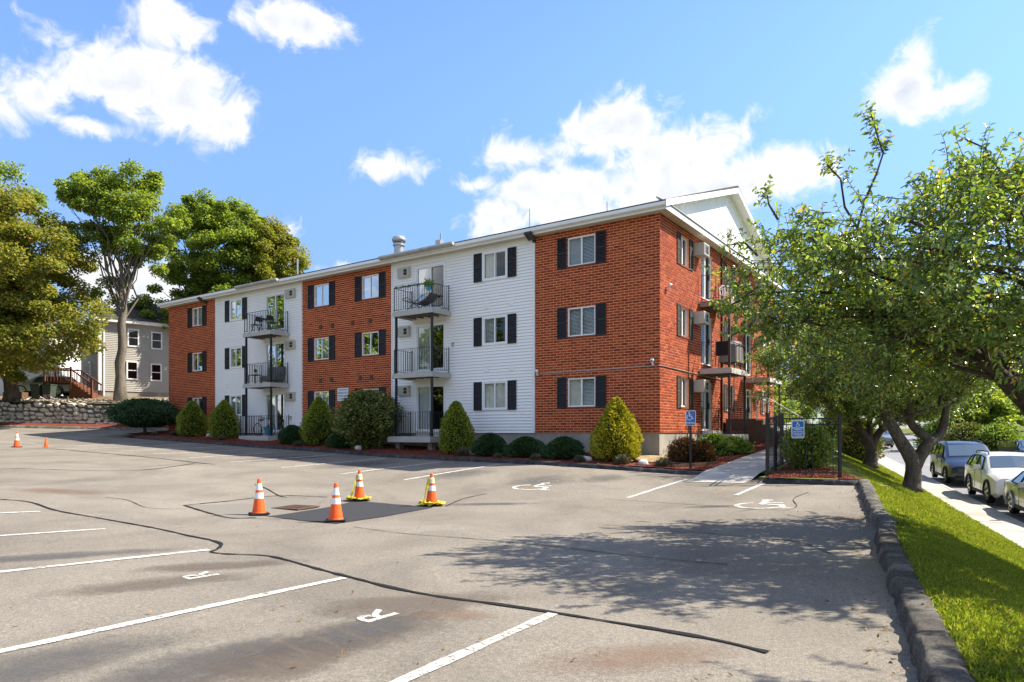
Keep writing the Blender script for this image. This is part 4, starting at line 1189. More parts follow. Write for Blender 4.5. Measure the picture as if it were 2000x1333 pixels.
# bed behind the fence
def fb_keep(a, b): return True
g3 = grid_mesh('planting_bed', 'mulch', frange(0, 1, .05), frange(0, 1, .05), lambda a, b: (lambda p: (p[0], p[1], side_z(p[0], p[1])+.03+.10*math.sin(math.pi*a)*math.sin(math.pi*min(1, b*1.3))))(((1-b)*lerp(6.5, 8.7, a)+b*lerp(8.6, 9.3, a), (1-b)*lerp(17.62, 16.98, a)+b*lerp(21.3, 21.0, a))))
tag(g3, 'red mulch bed behind the black iron fence', kind='structure')
def g3_pt():
    a, b = random.random(), random.random(); p = ((1-b)*lerp(6.5, 8.7, a)+b*lerp(8.6, 9.3, a), (1-b)*lerp(17.62, 16.98, a)+b*lerp(21.3, 21.0, a)); return (*p, side_z(*p)+.04+.10*math.sin(math.pi*a)*math.sin(math.pi*min(1, b*1.3)))
def g1_pt():
    return (lambda q: (q[0], q[1], q[2]+.03))(gz(random.uniform(-2.9, 6.8), random.uniform(.05, 2.7)))
tag(chips('mulch_chips', g3_pt, 4500, size=.075), 'loose red bark chips behind the fence')
tag(chips('mulch_chips', g1_pt, 5000, size=.07), 'loose red bark chips beside the walkway')
mb = MB(); a = gz(-1.9, -1.3); b = gz(.2, 1.9)
for p, q in ((( -.15, -1.25), (-2.2, .2)), ((-2.75, 1.6), (-1.4, 2.5))):
    A, B = gz(*p), gz(*q); mb.bar((A[0], A[1], A[2]+.06), (B[0], B[1], B[2]+.06), .09, .1)
tag(mb.build('timber_edging', 'timber'), 'weathered brown timber edging in the corner bed', 'edging')
# street, pavement, granite kerb
sy = frange(-30, 130, 2.0)
street = grid_mesh('street', 'asphalt_street', frange(0, 9.4, .94), sy, lambda n, t: (*st2xy(t, n), street_z(st2xy(t, 0)[1])))
tag(street, 'grey street with parked cars beside the lawn', kind='structure')
sw = grid_mesh('sidewalk', 'sidewalk', frange(-1.15, -.16, .33), sy, lambda n, t: (*st2xy(t, n), street_z(st2xy(t, 0)[1])+.125))
tag(sw, 'narrow concrete sidewalk at the foot of the lawn', kind='structure')
mb = MB()
for i in range(60):
    t0, t1 = -20+i*1.8+.01, -20+(i+1)*1.8-.01
    p = []
    for t in (t0, t1):
        z = street_z(st2xy(t, 0)[1])
        for n, h in ((-.16, -.2), (0.01, -.2), (-.005, .13), (-.16, .135)): p.append((*st2xy(t, n), z+h))
    m2 = MB(); m2.add(p, [(0, 1, 2, 3), (7, 6, 5, 4), (0, 4, 5, 1), (1, 5, 6, 2), (2, 6, 7, 3), (3, 7, 4, 0)]); m2.build('kerbstone', 'sidewalk', sw)
for i in range(40):
    t = -12+i*1.5; strip('paving_joint', [st2xy(t, -1.15), st2xy(t, -.17)], .02, 'soil', .004, parent=sw, zf=lambda x, y: street_z(st2xy(xy2st(x, y)[0], 0)[1])+.125)
fk = grid_mesh('kerb', 'sidewalk', [9.38, 9.4, 9.55, 9.6], sy, lambda n, t: (*st2xy(t, n), street_z(st2xy(t, 0)[1])+(.13 if n > 9.39 else -.02)), smooth=False); tag(fk, 'far kerb of the street', kind='structure')
verge = grid_mesh('verge', 'turf', [9.6, 12, 16, 24, 40, 70], sy, lambda n, t: (*st2xy(t, n), street_z(st2xy(t, 0)[1])+.13+max(0, n-12)*.035)); tag(verge, 'grass verge across the street', kind='structure')
# far ground
def far_z(x, y):
    if y > 40: return min(-2.0+.02*(y-40), 0)
    return -2.4
gr = grid_mesh('ground', 'turf', [-3000, -700, -220, -120, -80, -60, -46.2, -20, 0, 20, 60, 120, 220, 700, 3000], [-3000, -600, -200, -60, -15, 0, 20, 40, 60, 90, 130, 220, 600, 3000], lambda x, y: (x, y, far_z(x, y)))
tag(gr, 'ground beyond the lot reaching to the horizon', kind='structure')
# grass blades on the lawn
def blades(n, yr, hmin, hmax):
    P = []
    while len(P) < n:
        y = yr[0]+(yr[1]-yr[0])*random.random()**1.0; a = random.random()**1.15
        x, y, z = lawn_pt(a, y)
        if x > .80*y+1.0: continue
        if y > 16.9 and not lawn_ok(a, y): continue
        s, o = xy2so(x, y)
        if y > 16.9:
            if 6.3 < x < 9.2 and y < 21.2 and x < lerp(8.75, 9.3, (y-17)/4): continue
            dg = -(s); 
            if -4.4 < s < 0.2: continue
        P.append((x, y, z))
    P = np.array(P); n = len(P)
    patch = np.sin(P[:, 0]*2.3+1.1)*np.sin(P[:, 1]*1.7)+.6*np.sin(P[:, 0]*5.1+P[:, 1]*4.3)
    kd = P[:, 0]-np.array([kerb_x(v) for v in P[:, 1]])
    keepm = rng.random(n) < np.clip(.95+.75*patch, .06, 1)*np.clip(.25+kd*.8, .2, 1)*(kd > .27)
    P = P[keepm]; n = len(P)
    ax = np.stack([rng.normal(0, .45, n), rng.normal(0, .45, n), np.ones(n)], 1); nr = unit(n)*np.array([1, 1, .1])
    return leaves('lawn_grass', P, ax, nr, rng.uniform(hmin, hmax, n), rng.uniform(.0035, .0075, n)*(1+P[:, 1]*.09), 'grass', fold=.1, bend=.5)
tag(blades(190000, (3.6, 13), .025, .06), 'near grass blades on the lawn beside the lumpy kerb', 'grass', kind='stuff')
tag(blades(110000, (13, 36), .035, .075), 'grass blades on the lawn bank beside the fence and trees', 'grass', kind='stuff')

# ------------------------------------------------------------------ trees and shrubs
def curve3(p0, p1, p2, n):
    return [(1-t)**2*p0+2*t*(1-t)*p1+t*t*p2 for t in [i/n for i in range(n+1)]]
def wobble(pts, amp):
    out = [pts[0]]
    for p in pts[1:-1]: out.append(p+Vector((random.gauss(0, amp), random.gauss(0, amp), random.gauss(0, amp*.6))))
    return out+[pts[-1]]
def broad_tree(name, base, trunk_top, tr, blobs, label, leafm, nclump, nleaf, csize, lsize, barkm='bark', group=None, fork=None, extra_trunks=()):
    """blobs: ellipsoids (centre, rx, ry, rz) that make the crown; leaves gather in flat clumps at limb ends"""
    t = thing(name, base, label, 'tree', group)
    b = Vector(base); top = Vector(trunk_top)
    mb = MB()
    n = 9; path = [b.lerp(top, i/n)+Vector((random.gauss(0, tr*.22), random.gauss(0, tr*.22), 0))*(1 if 0 < i < n else 0) for i in range(n+1)]
    path[0] = b-Vector((0, 0, .4))
    rads = [tr*(1.45 if i == 0 else 1.1 if i == 1 else 1-.42*i/n) for i in range(n+1)]
    mb.tube([p-b for p in path], rads, 12)
    mb.build('trunk', barkm, t, smooth=True)
    vol = [q[1]*q[2]*q[3] for q in blobs]; cents = []
    lim = MB()
    for k in range(nclump):
        c, rx, ry, rz = random.choices(blobs, vol)[0]
        d = Vector(unit(1)[0]); r = random.uniform(.45, 1.0)**.6
        p = Vector(c)+Vector((d.x*rx*r, d.y*ry*r, d.z*rz*r)); cents.append(p)
    for k, p in enumerate(cents):
        if k % 3 and nclump > 60: continue
        st = path[random.randint(n-4, n)]
        mid = st.lerp(p, .5)+Vector((0, 0, (p-st).length*.12))
        pts = wobble(curve3(st, mid, p, 6), (p-st).length*.03)
        r0 = tr*random.uniform(.08, .24)
        lim.tube([q-b for q in pts], [r0*(1-.9*i/6)+.006 for i in range(7)], 5, cap=False)
    lim.build('limbs', barkm, t, smooth=True)
    C = np.array([tuple(p) for p in cents])
    pick = rng.integers(0, len(C), nleaf)
    sz = csize*rng.uniform(.6, 1.25, len(C))
    g = rng.normal(size=(nleaf, 3)); g /= np.linalg.norm(g, axis=1, keepdims=True); g *= (rng.random((nleaf, 1))**.5)
    off = g*sz[pick][:, None]*np.array([1.0, 1.0, .72])
    off[:, 2] -= .12*sz[pick]*(off[:, 0]**2+off[:, 1]**2)/(sz[pick]**2)
    P = C[pick]+off-np.array(tuple(b))
    ax = off*np.array([1, 1, .2])+unit(nleaf)*csize*.5; ax[:, 2] -= csize*.15
    nr = unit(nleaf)*.75+np.array([0, 0, 1.0])
    leaves('crown', P, ax, nr, rng.uniform(.7, 1.3, nleaf)*lsize, rng.uniform(.55, .95, nleaf)*lsize, leafm, t, fold=.18)
    return t
YARD = 4.0
broad_tree('maple_tree', (-35.5, 48.6, 3.9), (-35.0, 47.2, 10), .42, [((-34.6, 46, 13.0), 5.2, 5, 4.6), ((-31.2, 45.4, 9.0), 3.6, 4, 3.2), ((-36.5, 46, 10.0), 5, 5, 4.5), ((-31.6, 45.8, 12.4), 3.2, 3.4, 3.2), ((-35.0, 46, 16.6), 3.8, 4, 2.4), ((-32.6, 45.6, 6.9), 3.4, 3, 1.7), ((-36.5, 45.6, 6.9), 3.4, 3, 1.5), ((-40, 45, 13), 5, 5, 5)],
           'large yellowing maple at the left edge above the stone wall', 'leaf_autumn', 380, 150000, .9, .2, 'bark')
broad_tree('maple_tree', (-41.5, 52, 4.5), (-41.2, 52, 13), .4, [((-40, 52, 19.5), 3.6, 4, 3.8), ((-42, 52, 16), 5, 5, 5)],
           'tall dark maple top rising behind the large maple at the left edge', 'leaf_maple', 110, 26000, .9, .22, 'bark')
tt = broad_tree('maple_tree', (-28.1, 49.2, 3.9), (-27.9, 49.2, 12.2), .36, [((-28.8, 49, 18.2), 3.3, 3, 2.2), ((-26.3, 49, 17.0), 2.6, 2.8, 2.5), ((-29.9, 48.8, 15.2), 2.0, 2, 1.6), ((-26.0, 49, 14.0), 2.0, 2, 1.1), ((-28.5, 48.8, 11.8), 1.6, 1.6, .9), ((-27, 48.8, 19.3), 2.2, 2, 1.2)],
           'tall maple with long bare trunk in front of the grey house', 'leaf_maple', 120, 36000, .66, .19, 'bark_grey')
for i, (x, y, bl, lab, mt) in enumerate([
    (-27.5, 60, [((-27.3, 60, 17.5), 4.0, 4, 4.0), ((-28.8, 59, 12.2), 3.4, 3, 2.2), ((-26.5, 60, 20.5), 2.6, 3, 1.8)], 'bushy maple behind the far left end of the brick block', 'leaf_maple'),
    (-22.8, 61, [((-24.5, 61, 17.4), 3.6, 4, 4.4), ((-25.0, 60, 20.4), 2.6, 3, 1.7), ((-23.6, 60, 12.8), 3.0, 3, 2.2)], 'middle maple of the group rising over the long roof', 'leaf_maple'),
    (-21.3, 62, [((-21.4, 62, 16.2), 2.6, 3.5, 4.0), ((-20.3, 62, 13.6), 1.8, 2.6, 2.6), ((-22.3, 61, 19), 1.9, 2.2, 1.5)], 'rightmost maple of the group rising over the long roof', 'leaf_autumn')]):
    broad_tree('maple_tree', (x, y, 3.5), (x+.3, y, 12.5), .33, bl, lab, mt, 150, 50000, .8, .21, 'bark', 'trees behind the building')

for i, (x, y, lab) in enumerate([(-52, 38, 'first unseen maple added left of the lot for window reflections, next to the stone wall'), (-53, 27, 'second unseen maple added left of the lot for window reflections'), (-52, 15, 'third unseen maple added left of the lot for window reflections'), (-50, 4, 'fourth unseen maple added left of the lot for window reflections')]):  # unseen row, added so the front windows reflect foliage instead of bright sky
    broad_tree('maple_tree', (x, y, 1.6), (x, y, 7), .36, [((x, y, 10.5), 5.2, 5.6, 5.0), ((x+1, y+2, 6.5), 4.8, 5, 3.2), ((x, y-1, 14.5), 3.4, 3.6, 2.6)], lab, 'leaf_maple', 130, 16000, 1.2, .42, 'bark', 'unseen maples added for window reflections')
# ---- the spreading crab apples by the kerb: twigs carry the leaves
def crab_tree(base, label, stems, centre, rad, ntwig, lsize, twl, seed, shoots=(), per=15, lmat='leaf_crab', hole=.0):
    rr = random.Random(seed)
    t = thing('crab_apple_tree', base, label, 'tree', 'crab apple trees on the lawn bank')
    b = Vector(base); tr = MB(); lim = MB(); tw = MB()
    c = Vector(centre); rx, ry, rz = rad
    heads = []
    for pts, r0, r1 in stems:
        P = [Vector(p) for p in pts]
        sm = []
        for i in range(len(P)-1):
            p0, p1, p2, p3 = P[max(0, i-1)], P[i], P[i+1], P[min(len(P)-1, i+2)]
            for k in range(4):
                s = k/4; sm.append(.5*((2*p1)+(p2-p0)*s+(2*p0-5*p1+4*p2-p3)*s*s+(3*p1-p0-3*p2+p3)*s**3))
        sm.append(P[-1]); n = len(sm)
        tr.tube([p-b for p in sm], [lerp(r0, r1, i/(n-1))*(1.3 if (i == 0 and sm[0].z < b.z+.3) else 1)*rr.uniform(.93, 1.07) for i in range(n)], 12)
        heads += sm[n//2:]
    tr.build('trunk', 'bark', t, smooth=True)
    # limbs from the heads of the stems out to the crown's skin
    limbs = []
    for k in range(max(16, ntwig//55)):
        d = Vector((rr.gauss(0, 1), rr.gauss(0, 1), rr.gauss(.15, .8))).normalized()
        e = c+Vector((d.x*rx, d.y*ry, d.z*rz))*rr.uniform(.75, 1.0)
        st = min(rr.sample(heads, min(4, len(heads))), key=lambda h: (h-e).length)
        mid = st.lerp(e, .5)+Vector((0, 0, rr.uniform(.0, .25)*(e-st).length))
        pts = wobble(curve3(st, mid, e, 9), .05*(e-st).length/3)
        L = (e-st).length; r0 = .010+.008*L
        lim.tube([p-b for p in pts], [r0*(1-.85*i/9)+.004 for i in range(10)], 6, cap=False); limbs.append(pts)
    lim.build('limbs', 'bark', t, smooth=True)
    lp, la, ln = [], [], []
    def twig(p, d, L, n, thick=.006):
        d = d.normalized(); pts = [p]
        for i in range(5):
            d = (d+Vector((rr.gauss(0, .13), rr.gauss(0, .13), rr.gauss(.02, .12)))).normalized(); pts.append(pts[-1]+d*L/5)
        tw.tube([q-b for q in pts], [thick*(1-.8*i/5)+.0012 for i in range(6)], 3, cap=False)
        for i in range(n):
            s = .12+.88*(i+rr.random())/n; k = min(4, int(s*5)); q = pts[k].lerp(pts[k+1], s*5-k)
            ang = i*2.4+rr.random(); ref = d.cross(Vector((0, 0, 1))); ref = ref.normalized() if ref.length > .1 else Vector((1, 0, 0)); r2 = d.cross(ref)
            a = (ref*math.cos(ang)+r2*math.sin(ang))*.9+d*.55+Vector((0, 0, -.22))
            lp.append(tuple(q-b)); la.append(tuple(a)); nn = Vector((rr.gauss(0, .5), rr.gauss(0, .5), 1)); ln.append(tuple(nn))
    for k in range(ntwig):
        pts = rr.choice(limbs); i = rr.randint(2, 9) if rr.random() < .8 else 9
        p = pts[i]; d0 = (pts[i]-pts[i-1]).normalized()
        d = d0*.6+Vector((rr.gauss(0, .7), rr.gauss(0, .7), rr.gauss(.25, .55)))
        q = p+Vector((rr.gauss(0, .22), rr.gauss(0, .22), rr.gauss(0, .16)))
        twig(q, d, twl*rr.uniform(.55, 1.3), int(per*rr.uniform(.7, 1.3)))
    for pts in shoots:
        P = [Vector(p) for p in pts[:-1]]; nl = pts[-1]
        tw.tube([q-b for q in P], [.016*(1-.75*i/len(P))+.003 for i in range(len(P))], 5, cap=False)
        for j in range(nl[0]):
            k = len(P)-1-min(len(P)-2, int(abs(rr.gauss(0, nl[1])))); q = P[k].lerp(P[k-1], rr.random())
            twig(q, (P[k]-P[k-1]).normalized()*.5+Vector((rr.gauss(0, .6), rr.gauss(0, .6), rr.gauss(.2, .4))), .26*rr.uniform(.6, 1.4), 9, .003)
    tw.build('twigs', 'bark', t, fix=False)
    n = len(lp)
    leaves('crown', np.array(lp), np.array(la), np.array(ln), rng.uniform(.7, 1.25, n)*lsize, rng.uniform(.42, .58, n)*lsize, lmat, t, fine=lsize < .085, fold=.16, bend=.2)
    return t
def L3(x, y): return side_z(x, y)
def pz(px, py, Y): return ((px-CX)/FPX*Y, Y, EYE+(HY-py)/FPX*Y)
nb = (7.7, 9.2, L3(7.7, 9.2))
crab_tree(nb, 'near crab apple whose leafy boughs overhang the right edge of the lot',
          [([nb, (7.6, 9.25, .9), (7.35, 9.3, 1.7), (6.6, 9.5, 2.6), (5.6, 9.6, 3.3)], .17, .06), ([(7.5, 9.27, 1.3), (7.9, 9.0, 2.3), (7.8, 8.8, 3.1), (7.4, 8.8, 3.9)], .12, .05), ([(7.45, 9.28, 1.5), (7.3, 10.2, 2.4), (6.9, 10.9, 3.3)], .11, .05), ([(7.55, 9.2, 1.4), (7.2, 8.2, 2.4), (6.6, 7.3, 3.2), (5.6, 6.9, 3.8)], .11, .04)],
          (7.3, 9.4, 3.55), (4.25, 3.1, 1.6), 5000, .078, .5, 5,
          shoots=[[pz(1668, 510, 9.3), pz(1676, 440, 9.3), pz(1690, 390, 9.25), pz(1712, 340, 9.2), pz(1725, 300, 9.2), pz(1712, 260, 9.2), pz(1700, 215, 9.2), (20, 1.3)],
                  [pz(1975, 500, 8.6), pz(1958, 400, 8.6), pz(1945, 340, 8.6), pz(1925, 290, 8.6), pz(1885, 272, 8.6), (9, .8)],
                  [pz(1690, 470, 9.4), pz(1650, 405, 9.4), pz(1642, 350, 9.4), pz(1615, 322, 9.4), (12, 1.2)],
                  [pz(1480, 500, 9.8), pz(1455, 475, 9.8), pz(1430, 478, 9.8), (7, 1)], [pz(1520, 430, 9.8), pz(1502, 400, 9.8), pz(1498, 380, 9.8), (7, 1)], [pz(1890, 420, 9), pz(1886, 370, 9), pz(1880, 335, 9), (6, 1)],
                  [pz(1500, 590, 9.6), pz(1462, 640, 9.6), pz(1430, 655, 9.6), (9, 1)], [pz(1480, 560, 9.6), pz(1440, 590, 9.6), pz(1418, 600, 9.6), (9, 1)]], per=16)
nc = (6.9, 3.3, L3(6.9, 3.3))
crab_tree(nc, 'crab apple just outside the right edge whose shade falls on the near kerb', [([nc, (6.9, 3.3, 1.2), (6.6, 3.4, 2.2), (6.0, 3.5, 3.0)], .15, .05), ([(6.9, 3.3, 1.2), (7.3, 3.1, 2.3), (7.6, 3.0, 3.2)], .11, .05)], (7.0, 3.3, 3.5), (2.6, 2.1, 1.2), 1300, .074, .5, 9, per=14)
b2 = (12.8, 22.0, L3(12.8, 22.0)); z2 = b2[2]
crab_tree(b2, 'forked crab apple standing on the lawn beside the dark van',
          [([b2, (12.85, 22, z2+.9), (12.4, 22, z2+1.7), (11.9, 21.9, z2+2.6), (11.6, 21.6, z2+3.6)], .27, .10), ([(12.85, 22, z2+.7), (13.4, 22.1, z2+1.5), (13.9, 22.2, z2+1.9), (14.1, 22.2, z2+3.0)], .22, .09), ([(13.5, 22.1, z2+1.6), (12.9, 22.3, z2+2.3), (13.1, 22.4, z2+3.4)], .16, .08), ([(12.15, 21.95, z2+2.2), (13.2, 21.7, z2+2.6), (14.2, 21.5, z2+2.9)], .07, .04)],
          (12.7, 21.8, 4.7), (3.7, 3.4, 2.2), 4200, .10, .62, 6, per=14)
b3 = (14.6, 28.0, L3(14.6, 28.0)); z3 = b3[2]
crab_tree(b3, 'dark-trunked crab apple farther along the lawn behind the fence',
          [([b3, (14.65, 28, z3+.7), (14.3, 28, z3+1.4), (13.7, 28, z3+2.2)], .3, .1), ([(14.65, 28, z3+.6), (14.9, 28, z3+1.3), (15.5, 28, z3+2.0)], .2, .09), ([(14.6, 28, z3+.9), (14.7, 28.2, z3+2.2)], .16, .08)],
          (13.9, 27.2, 4.3), (4.4, 3.6, 2.4), 4000, .12, .7, 8, per=14)

# ---- shrubs
def shell_shrub(name, px, yb, hw, top, label, cat, mat, n, lsize, dep, prof, group=None, zf=None, ground=None, jitter=.09, stem=False, up=.6, core=True):
    """px: centre column of the photo, yb: foot, top: top; dep: distance"""
    X = (px-CX)/FPX*dep; zb = ground if ground is not None else EYE+(HY-yb)/FPX*dep
    H = EYE+(HY-top)/FPX*dep-zb; Rr = hw/FPX*dep
    t = thing(name, (X, dep, zb), label, cat, group)
    us = rng.random(n); th = rng.random(n)*2*math.pi
    pr = np.interp(us, [p[0] for p in prof], [p[1] for p in prof])
    lump = 1+.10*np.sin(th*3+us*7+px)+.07*np.sin(th*7-us*13)+.05*np.sin(th*13+us*23)
    r = pr*Rr*lump*(1-rng.random(n)**2*.22)+rng.normal(0, jitter*Rr*.4, n)
    P = np.stack([r*np.cos(th), r*np.sin(th), us*H*(1+.02*np.sin(th*5))], 1)
    out = np.stack([np.cos(th), np.sin(th), np.full(n, up)], 1)+unit(n)*.55
    nr = np.stack([np.cos(th), np.sin(th), np.full(n, .6)], 1)+unit(n)*.7
    leaves('foliage', P, out, nr, rng.uniform(.6, 1.3, n)*lsize, rng.uniform(.35, .65, n)*lsize, mat, t, fold=.15)
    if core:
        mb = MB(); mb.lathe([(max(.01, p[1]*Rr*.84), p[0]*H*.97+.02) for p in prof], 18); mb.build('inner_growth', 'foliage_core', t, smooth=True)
    mb = MB(); mb.tube([(0, 0, -.15), (0, 0, H*.3)], .04, 6); mb.build('stem', 'bark', t)
    return t
CONE = [(0, .55), (.06, .86), (.15, .98), (.3, 1.0), (.5, .86), (.68, .62), (.84, .36), (.95, .14), (1, .03)]
EGG = [(0, .6), (.06, .85), (.2, 1.0), (.42, .98), (.62, .80), (.8, .52), (.92, .27), (1, .04)]
DOME = [(0, .72), (.08, .92), (.25, 1.0), (.5, .93), (.7, .76), (.85, .52), (.95, .27), (1, .05)]
def bed_depth(px, o):
    k = (px-CX)/FPX
    # depth where the sight line meets the line at distance o in front of the building
    c0, c1 = COR[0]-VX*o, COR[1]-VY*o
    s = (k*c1-c0)/(UX-k*UY); return c1+s*UY, s
def bed_shrub(px, o, hw, top, *a, **k):
    d, s = bed_depth(px, o); return shell_shrub(*a[:1], px, 0, hw, top, *a[1:-1], d, a[-1], ground=bed_z(s, o)-.02, **k)
EG = 'clipped cone evergreens along the front'
for px, hw, top, lab, mt, n, pf, o in [(375, 26, 785, 'cone-shaped evergreen nearest the far left brick corner', 'leaf_yew', 7000, EGG, 1.3), (438, 27, 784, 'cone-shaped evergreen before the white siding left of the far balconies', 'leaf_yew', 7000, EGG, 1.4),
                                       (623, 31, 779, 'cone-shaped evergreen left of the large brown-green rhododendron', 'leaf_yew', 8000, EGG, 1.5), (891, 31, 787, 'cone-shaped evergreen beside the near white balconies', 'leaf_yew', 9000, EGG, 1.5), (1204, 45, 780, 'big golden cone-shaped evergreen at the near brick corner', 'leaf_gold', 15000, CONE, 1.5)]:
    bed_shrub(px, o, hw, top, 'evergreen_shrub', lab, 'shrub', mt, n, .085, pf, group=EG)
for px, hw, top, lab in [(571, 25, 832, 'low dark round shrub beside the far balconies'), (675, 33, 838, 'low dark round shrub under the rhododendron'), (957, 32, 848, 'low dark round shrub below the white siding, left of three'), (1027, 37, 855, 'low dark round shrub, middle of three by the foundation'), (1102, 38, 855, 'low dark round shrub, right of three, left of the golden cone')]:
    bed_shrub(px, 1.75, hw, top, 'round_shrub', lab, 'shrub', 'leaf_dark', 8000, .07, DOME, group='low round shrubs in the front bed')
RH = [(0, .25), (.12, .42), (.3, .85), (.5, 1.0), (.7, .9), (.85, .66), (.95, .4), (1, .1)]
bed_shrub(718, 1.6, 55, 765, 'rhododendron', 'large brown-green rhododendron before the brick wall and white notice', 'shrub', 'leaf_rhodo', 15000, .13, RH, jitter=.3, up=.2)
# small lollipop tree at the far left corner
d, s = bed_depth(288, 1.6); X = (288-CX)/FPX*d
tt = shell_shrub('globe_tree', 282, 0, 53, 781, 'small globe-headed tree at the far left corner of the brick block', 'tree', 'leaf_dark', 15000, .14, d, [(0, .2), (.12, .6), (.3, .92), (.5, 1.0), (.7, .93), (.87, .62), (.95, .4), (1, .1)], ground=EYE+(HY-838)/FPX*d+.1, jitter=.35, up=.1, core=False)
mb = MB(); mb.tube([(.05, 0, -.95), (.02, 0, .3), (-.1, 0, .8)], [.10, .085, .05], 8)
for a in range(7): mb.tube([(.02, 0, .2), (math.cos(a*.9)*.5, math.sin(a*.9)*.5, .7), (math.cos(a*.9)*1.1, math.sin(a*.9)*1.1, 1.1)], [.05, .03, .012], 6)
mb.build('trunk', 'bark', tt, smooth=True)
# gable side shrubs
def side_shrub(name, px, dep, hw, top, label, mat, n, ls, prof, **k):
    X = (px-CX)/FPX*dep; return shell_shrub(name, px, 0, hw, top, label, 'shrub', mat, n, ls, dep, prof, ground=side_z(X, dep), **k)
side_shrub('barberry', 1338, 22.6, 30, 857, 'dark red barberry at the corner of the foundation', 'leaf_barberry', 7000, .07, DOME, jitter=.25)
side_shrub('barberry', 1372, 22.2, 22, 864, 'smaller dark red barberry just right of the blue sign post', 'leaf_barberry', 4500, .07, DOME, jitter=.25)
side_shrub('leafy_shrub', 1395, 24.4, 28, 850, 'bright green leafy shrub below the ground-floor gable deck', 'leaf_bright', 4500, .10, DOME, jitter=.4)
side_shrub('leafy_shrub', 1432, 24.8, 28, 856, 'bright green leafy shrub next to the walkway', 'leaf_bright', 4500, .10, DOME, jitter=.4)
side_shrub('leafy_shrub', 1576, 19.2, 38, 832, 'dense green shrub inside the iron fence', 'leaf_crab', 9000, .10, RH, jitter=.35)
side_shrub('leafy_shrub', 1678, 31, 34, 822, 'brownish bush beside the far crab apple trunk', 'leaf_rhodo', 6000, .13, DOME, jitter=.4)
side_shrub('leafy_shrub', 1640, 34, 34, 800, 'pale green bush behind the iron fence', 'leaf_bright', 6000, .14, DOME, jitter=.4)
# tufts of blue-grey fescue
def tuft(px, py, hw, label, o=None, dep=None):
    if dep is None: d, s = bed_depth(px, o); z = bed_z(s, o)
    else: d = dep; z = side_z((px-CX)/FPX*d, d)
    r = hw/FPX*d; t = thing('fescue_tuft', ((px-CX)/FPX*d, d, z), label, 'ornamental grass', 'grey grass tufts in the beds')
    n = 700; th = rng.random(n)*2*math.pi; lean = rng.random(n)**.7
    ax = np.stack([np.cos(th)*lean, np.sin(th)*lean, .9-.5*lean], 1)
    leaves('blades', np.stack([np.cos(th)*.05*r, np.sin(th)*.05*r, np.full(n, .0)], 1)+rng.normal(0, .05*r, (n, 3))*[1, 1, .2], ax, unit(n), rng.uniform(.7, 1.15, n)*r*1.05, np.full(n, .016), 'leaf_fescue', t, fold=.1, bend=.35)
    MB().lathe([(r*.5, -.02), (r*.42, r*.12), (r*.15, r*.25)], 10).build('crown', 'soil', t)
for a in [(905, 880, 16, 'grey grass tuft left of the pale rock by the near cone evergreen', 2.3), (972, 886, 9, 'tiny grey tuft before the left of three low shrubs', 2.4), (1046, 890, 11, 'tiny grey tuft before the middle low shrub', 2.45), (1132, 895, 12, 'grey tuft before the right low shrub', 2.45), (1216, 896, 17, 'pale grey grass tuft below the golden cone', 2.3), (432, 850, 9, 'small grey tuft near the second far cone evergreen', 2.2), (303, 851, 7, 'small tuft beside the globe-headed tree', 2.0), (340, 851, 9, 'small tuft at the far left brick corner', 1.6), (582, 865, 10, 'small tuft before the low shrub by the far balconies', 2.4)]:
    tuft(a[0], a[1], a[2], a[3], o=a[4])
tuft(1296, 908, 18, 'grey grass tuft at the kerb near the blue sign post', o=2.5)
def rock(name, px, o, r, label, seed, mat='rock_white', dep=None):
    rr = random.Random(seed)
    if dep is None: d, s = bed_depth(px, o); z = bed_z(s, o)
    else: d = dep; z = side_z((px-CX)/FPX*d, d)
    bm = bmesh.new(); bmesh.ops.create_icosphere(bm, subdivisions=2, radius=1)
    k = [Vector((rr.gauss(0, 1), rr.gauss(0, 1), rr.gauss(0, 1))).normalized() for _ in range(7)]
    for v in bm.verts:
        for q in k:
            e = v.co.dot(q)-.72
            if e > 0: v.co -= q*e
        v.co = Vector((v.co.x*r, v.co.y*r*.8, v.co.z*r*.7))
    me = bpy.data.meshes.new(name); bm.to_mesh(me); bm.free(); me.materials.append(M[mat]); o_ = link(name, me)
    o_.location = ((px-CX)/FPX*d, d, z+r*.3); tag(o_, label, 'rock', 'pale rocks in the bed')
for i, a in enumerate([(920, 2.05, .20, 'pale rock left of three low round shrubs'), (1145, 2.2, .21, 'pale rock between the right low shrub and the golden cone'), (1256, 2.45, .22, 'flat pale rock right of the golden cone near the kerb'), (700, 2.3, .2, 'pale rock below the rhododendron'), (409, 1.2, .2, 'grey rock between the two far left cone evergreens')]): rock('rock', a[0], a[1], a[2], a[3], i)

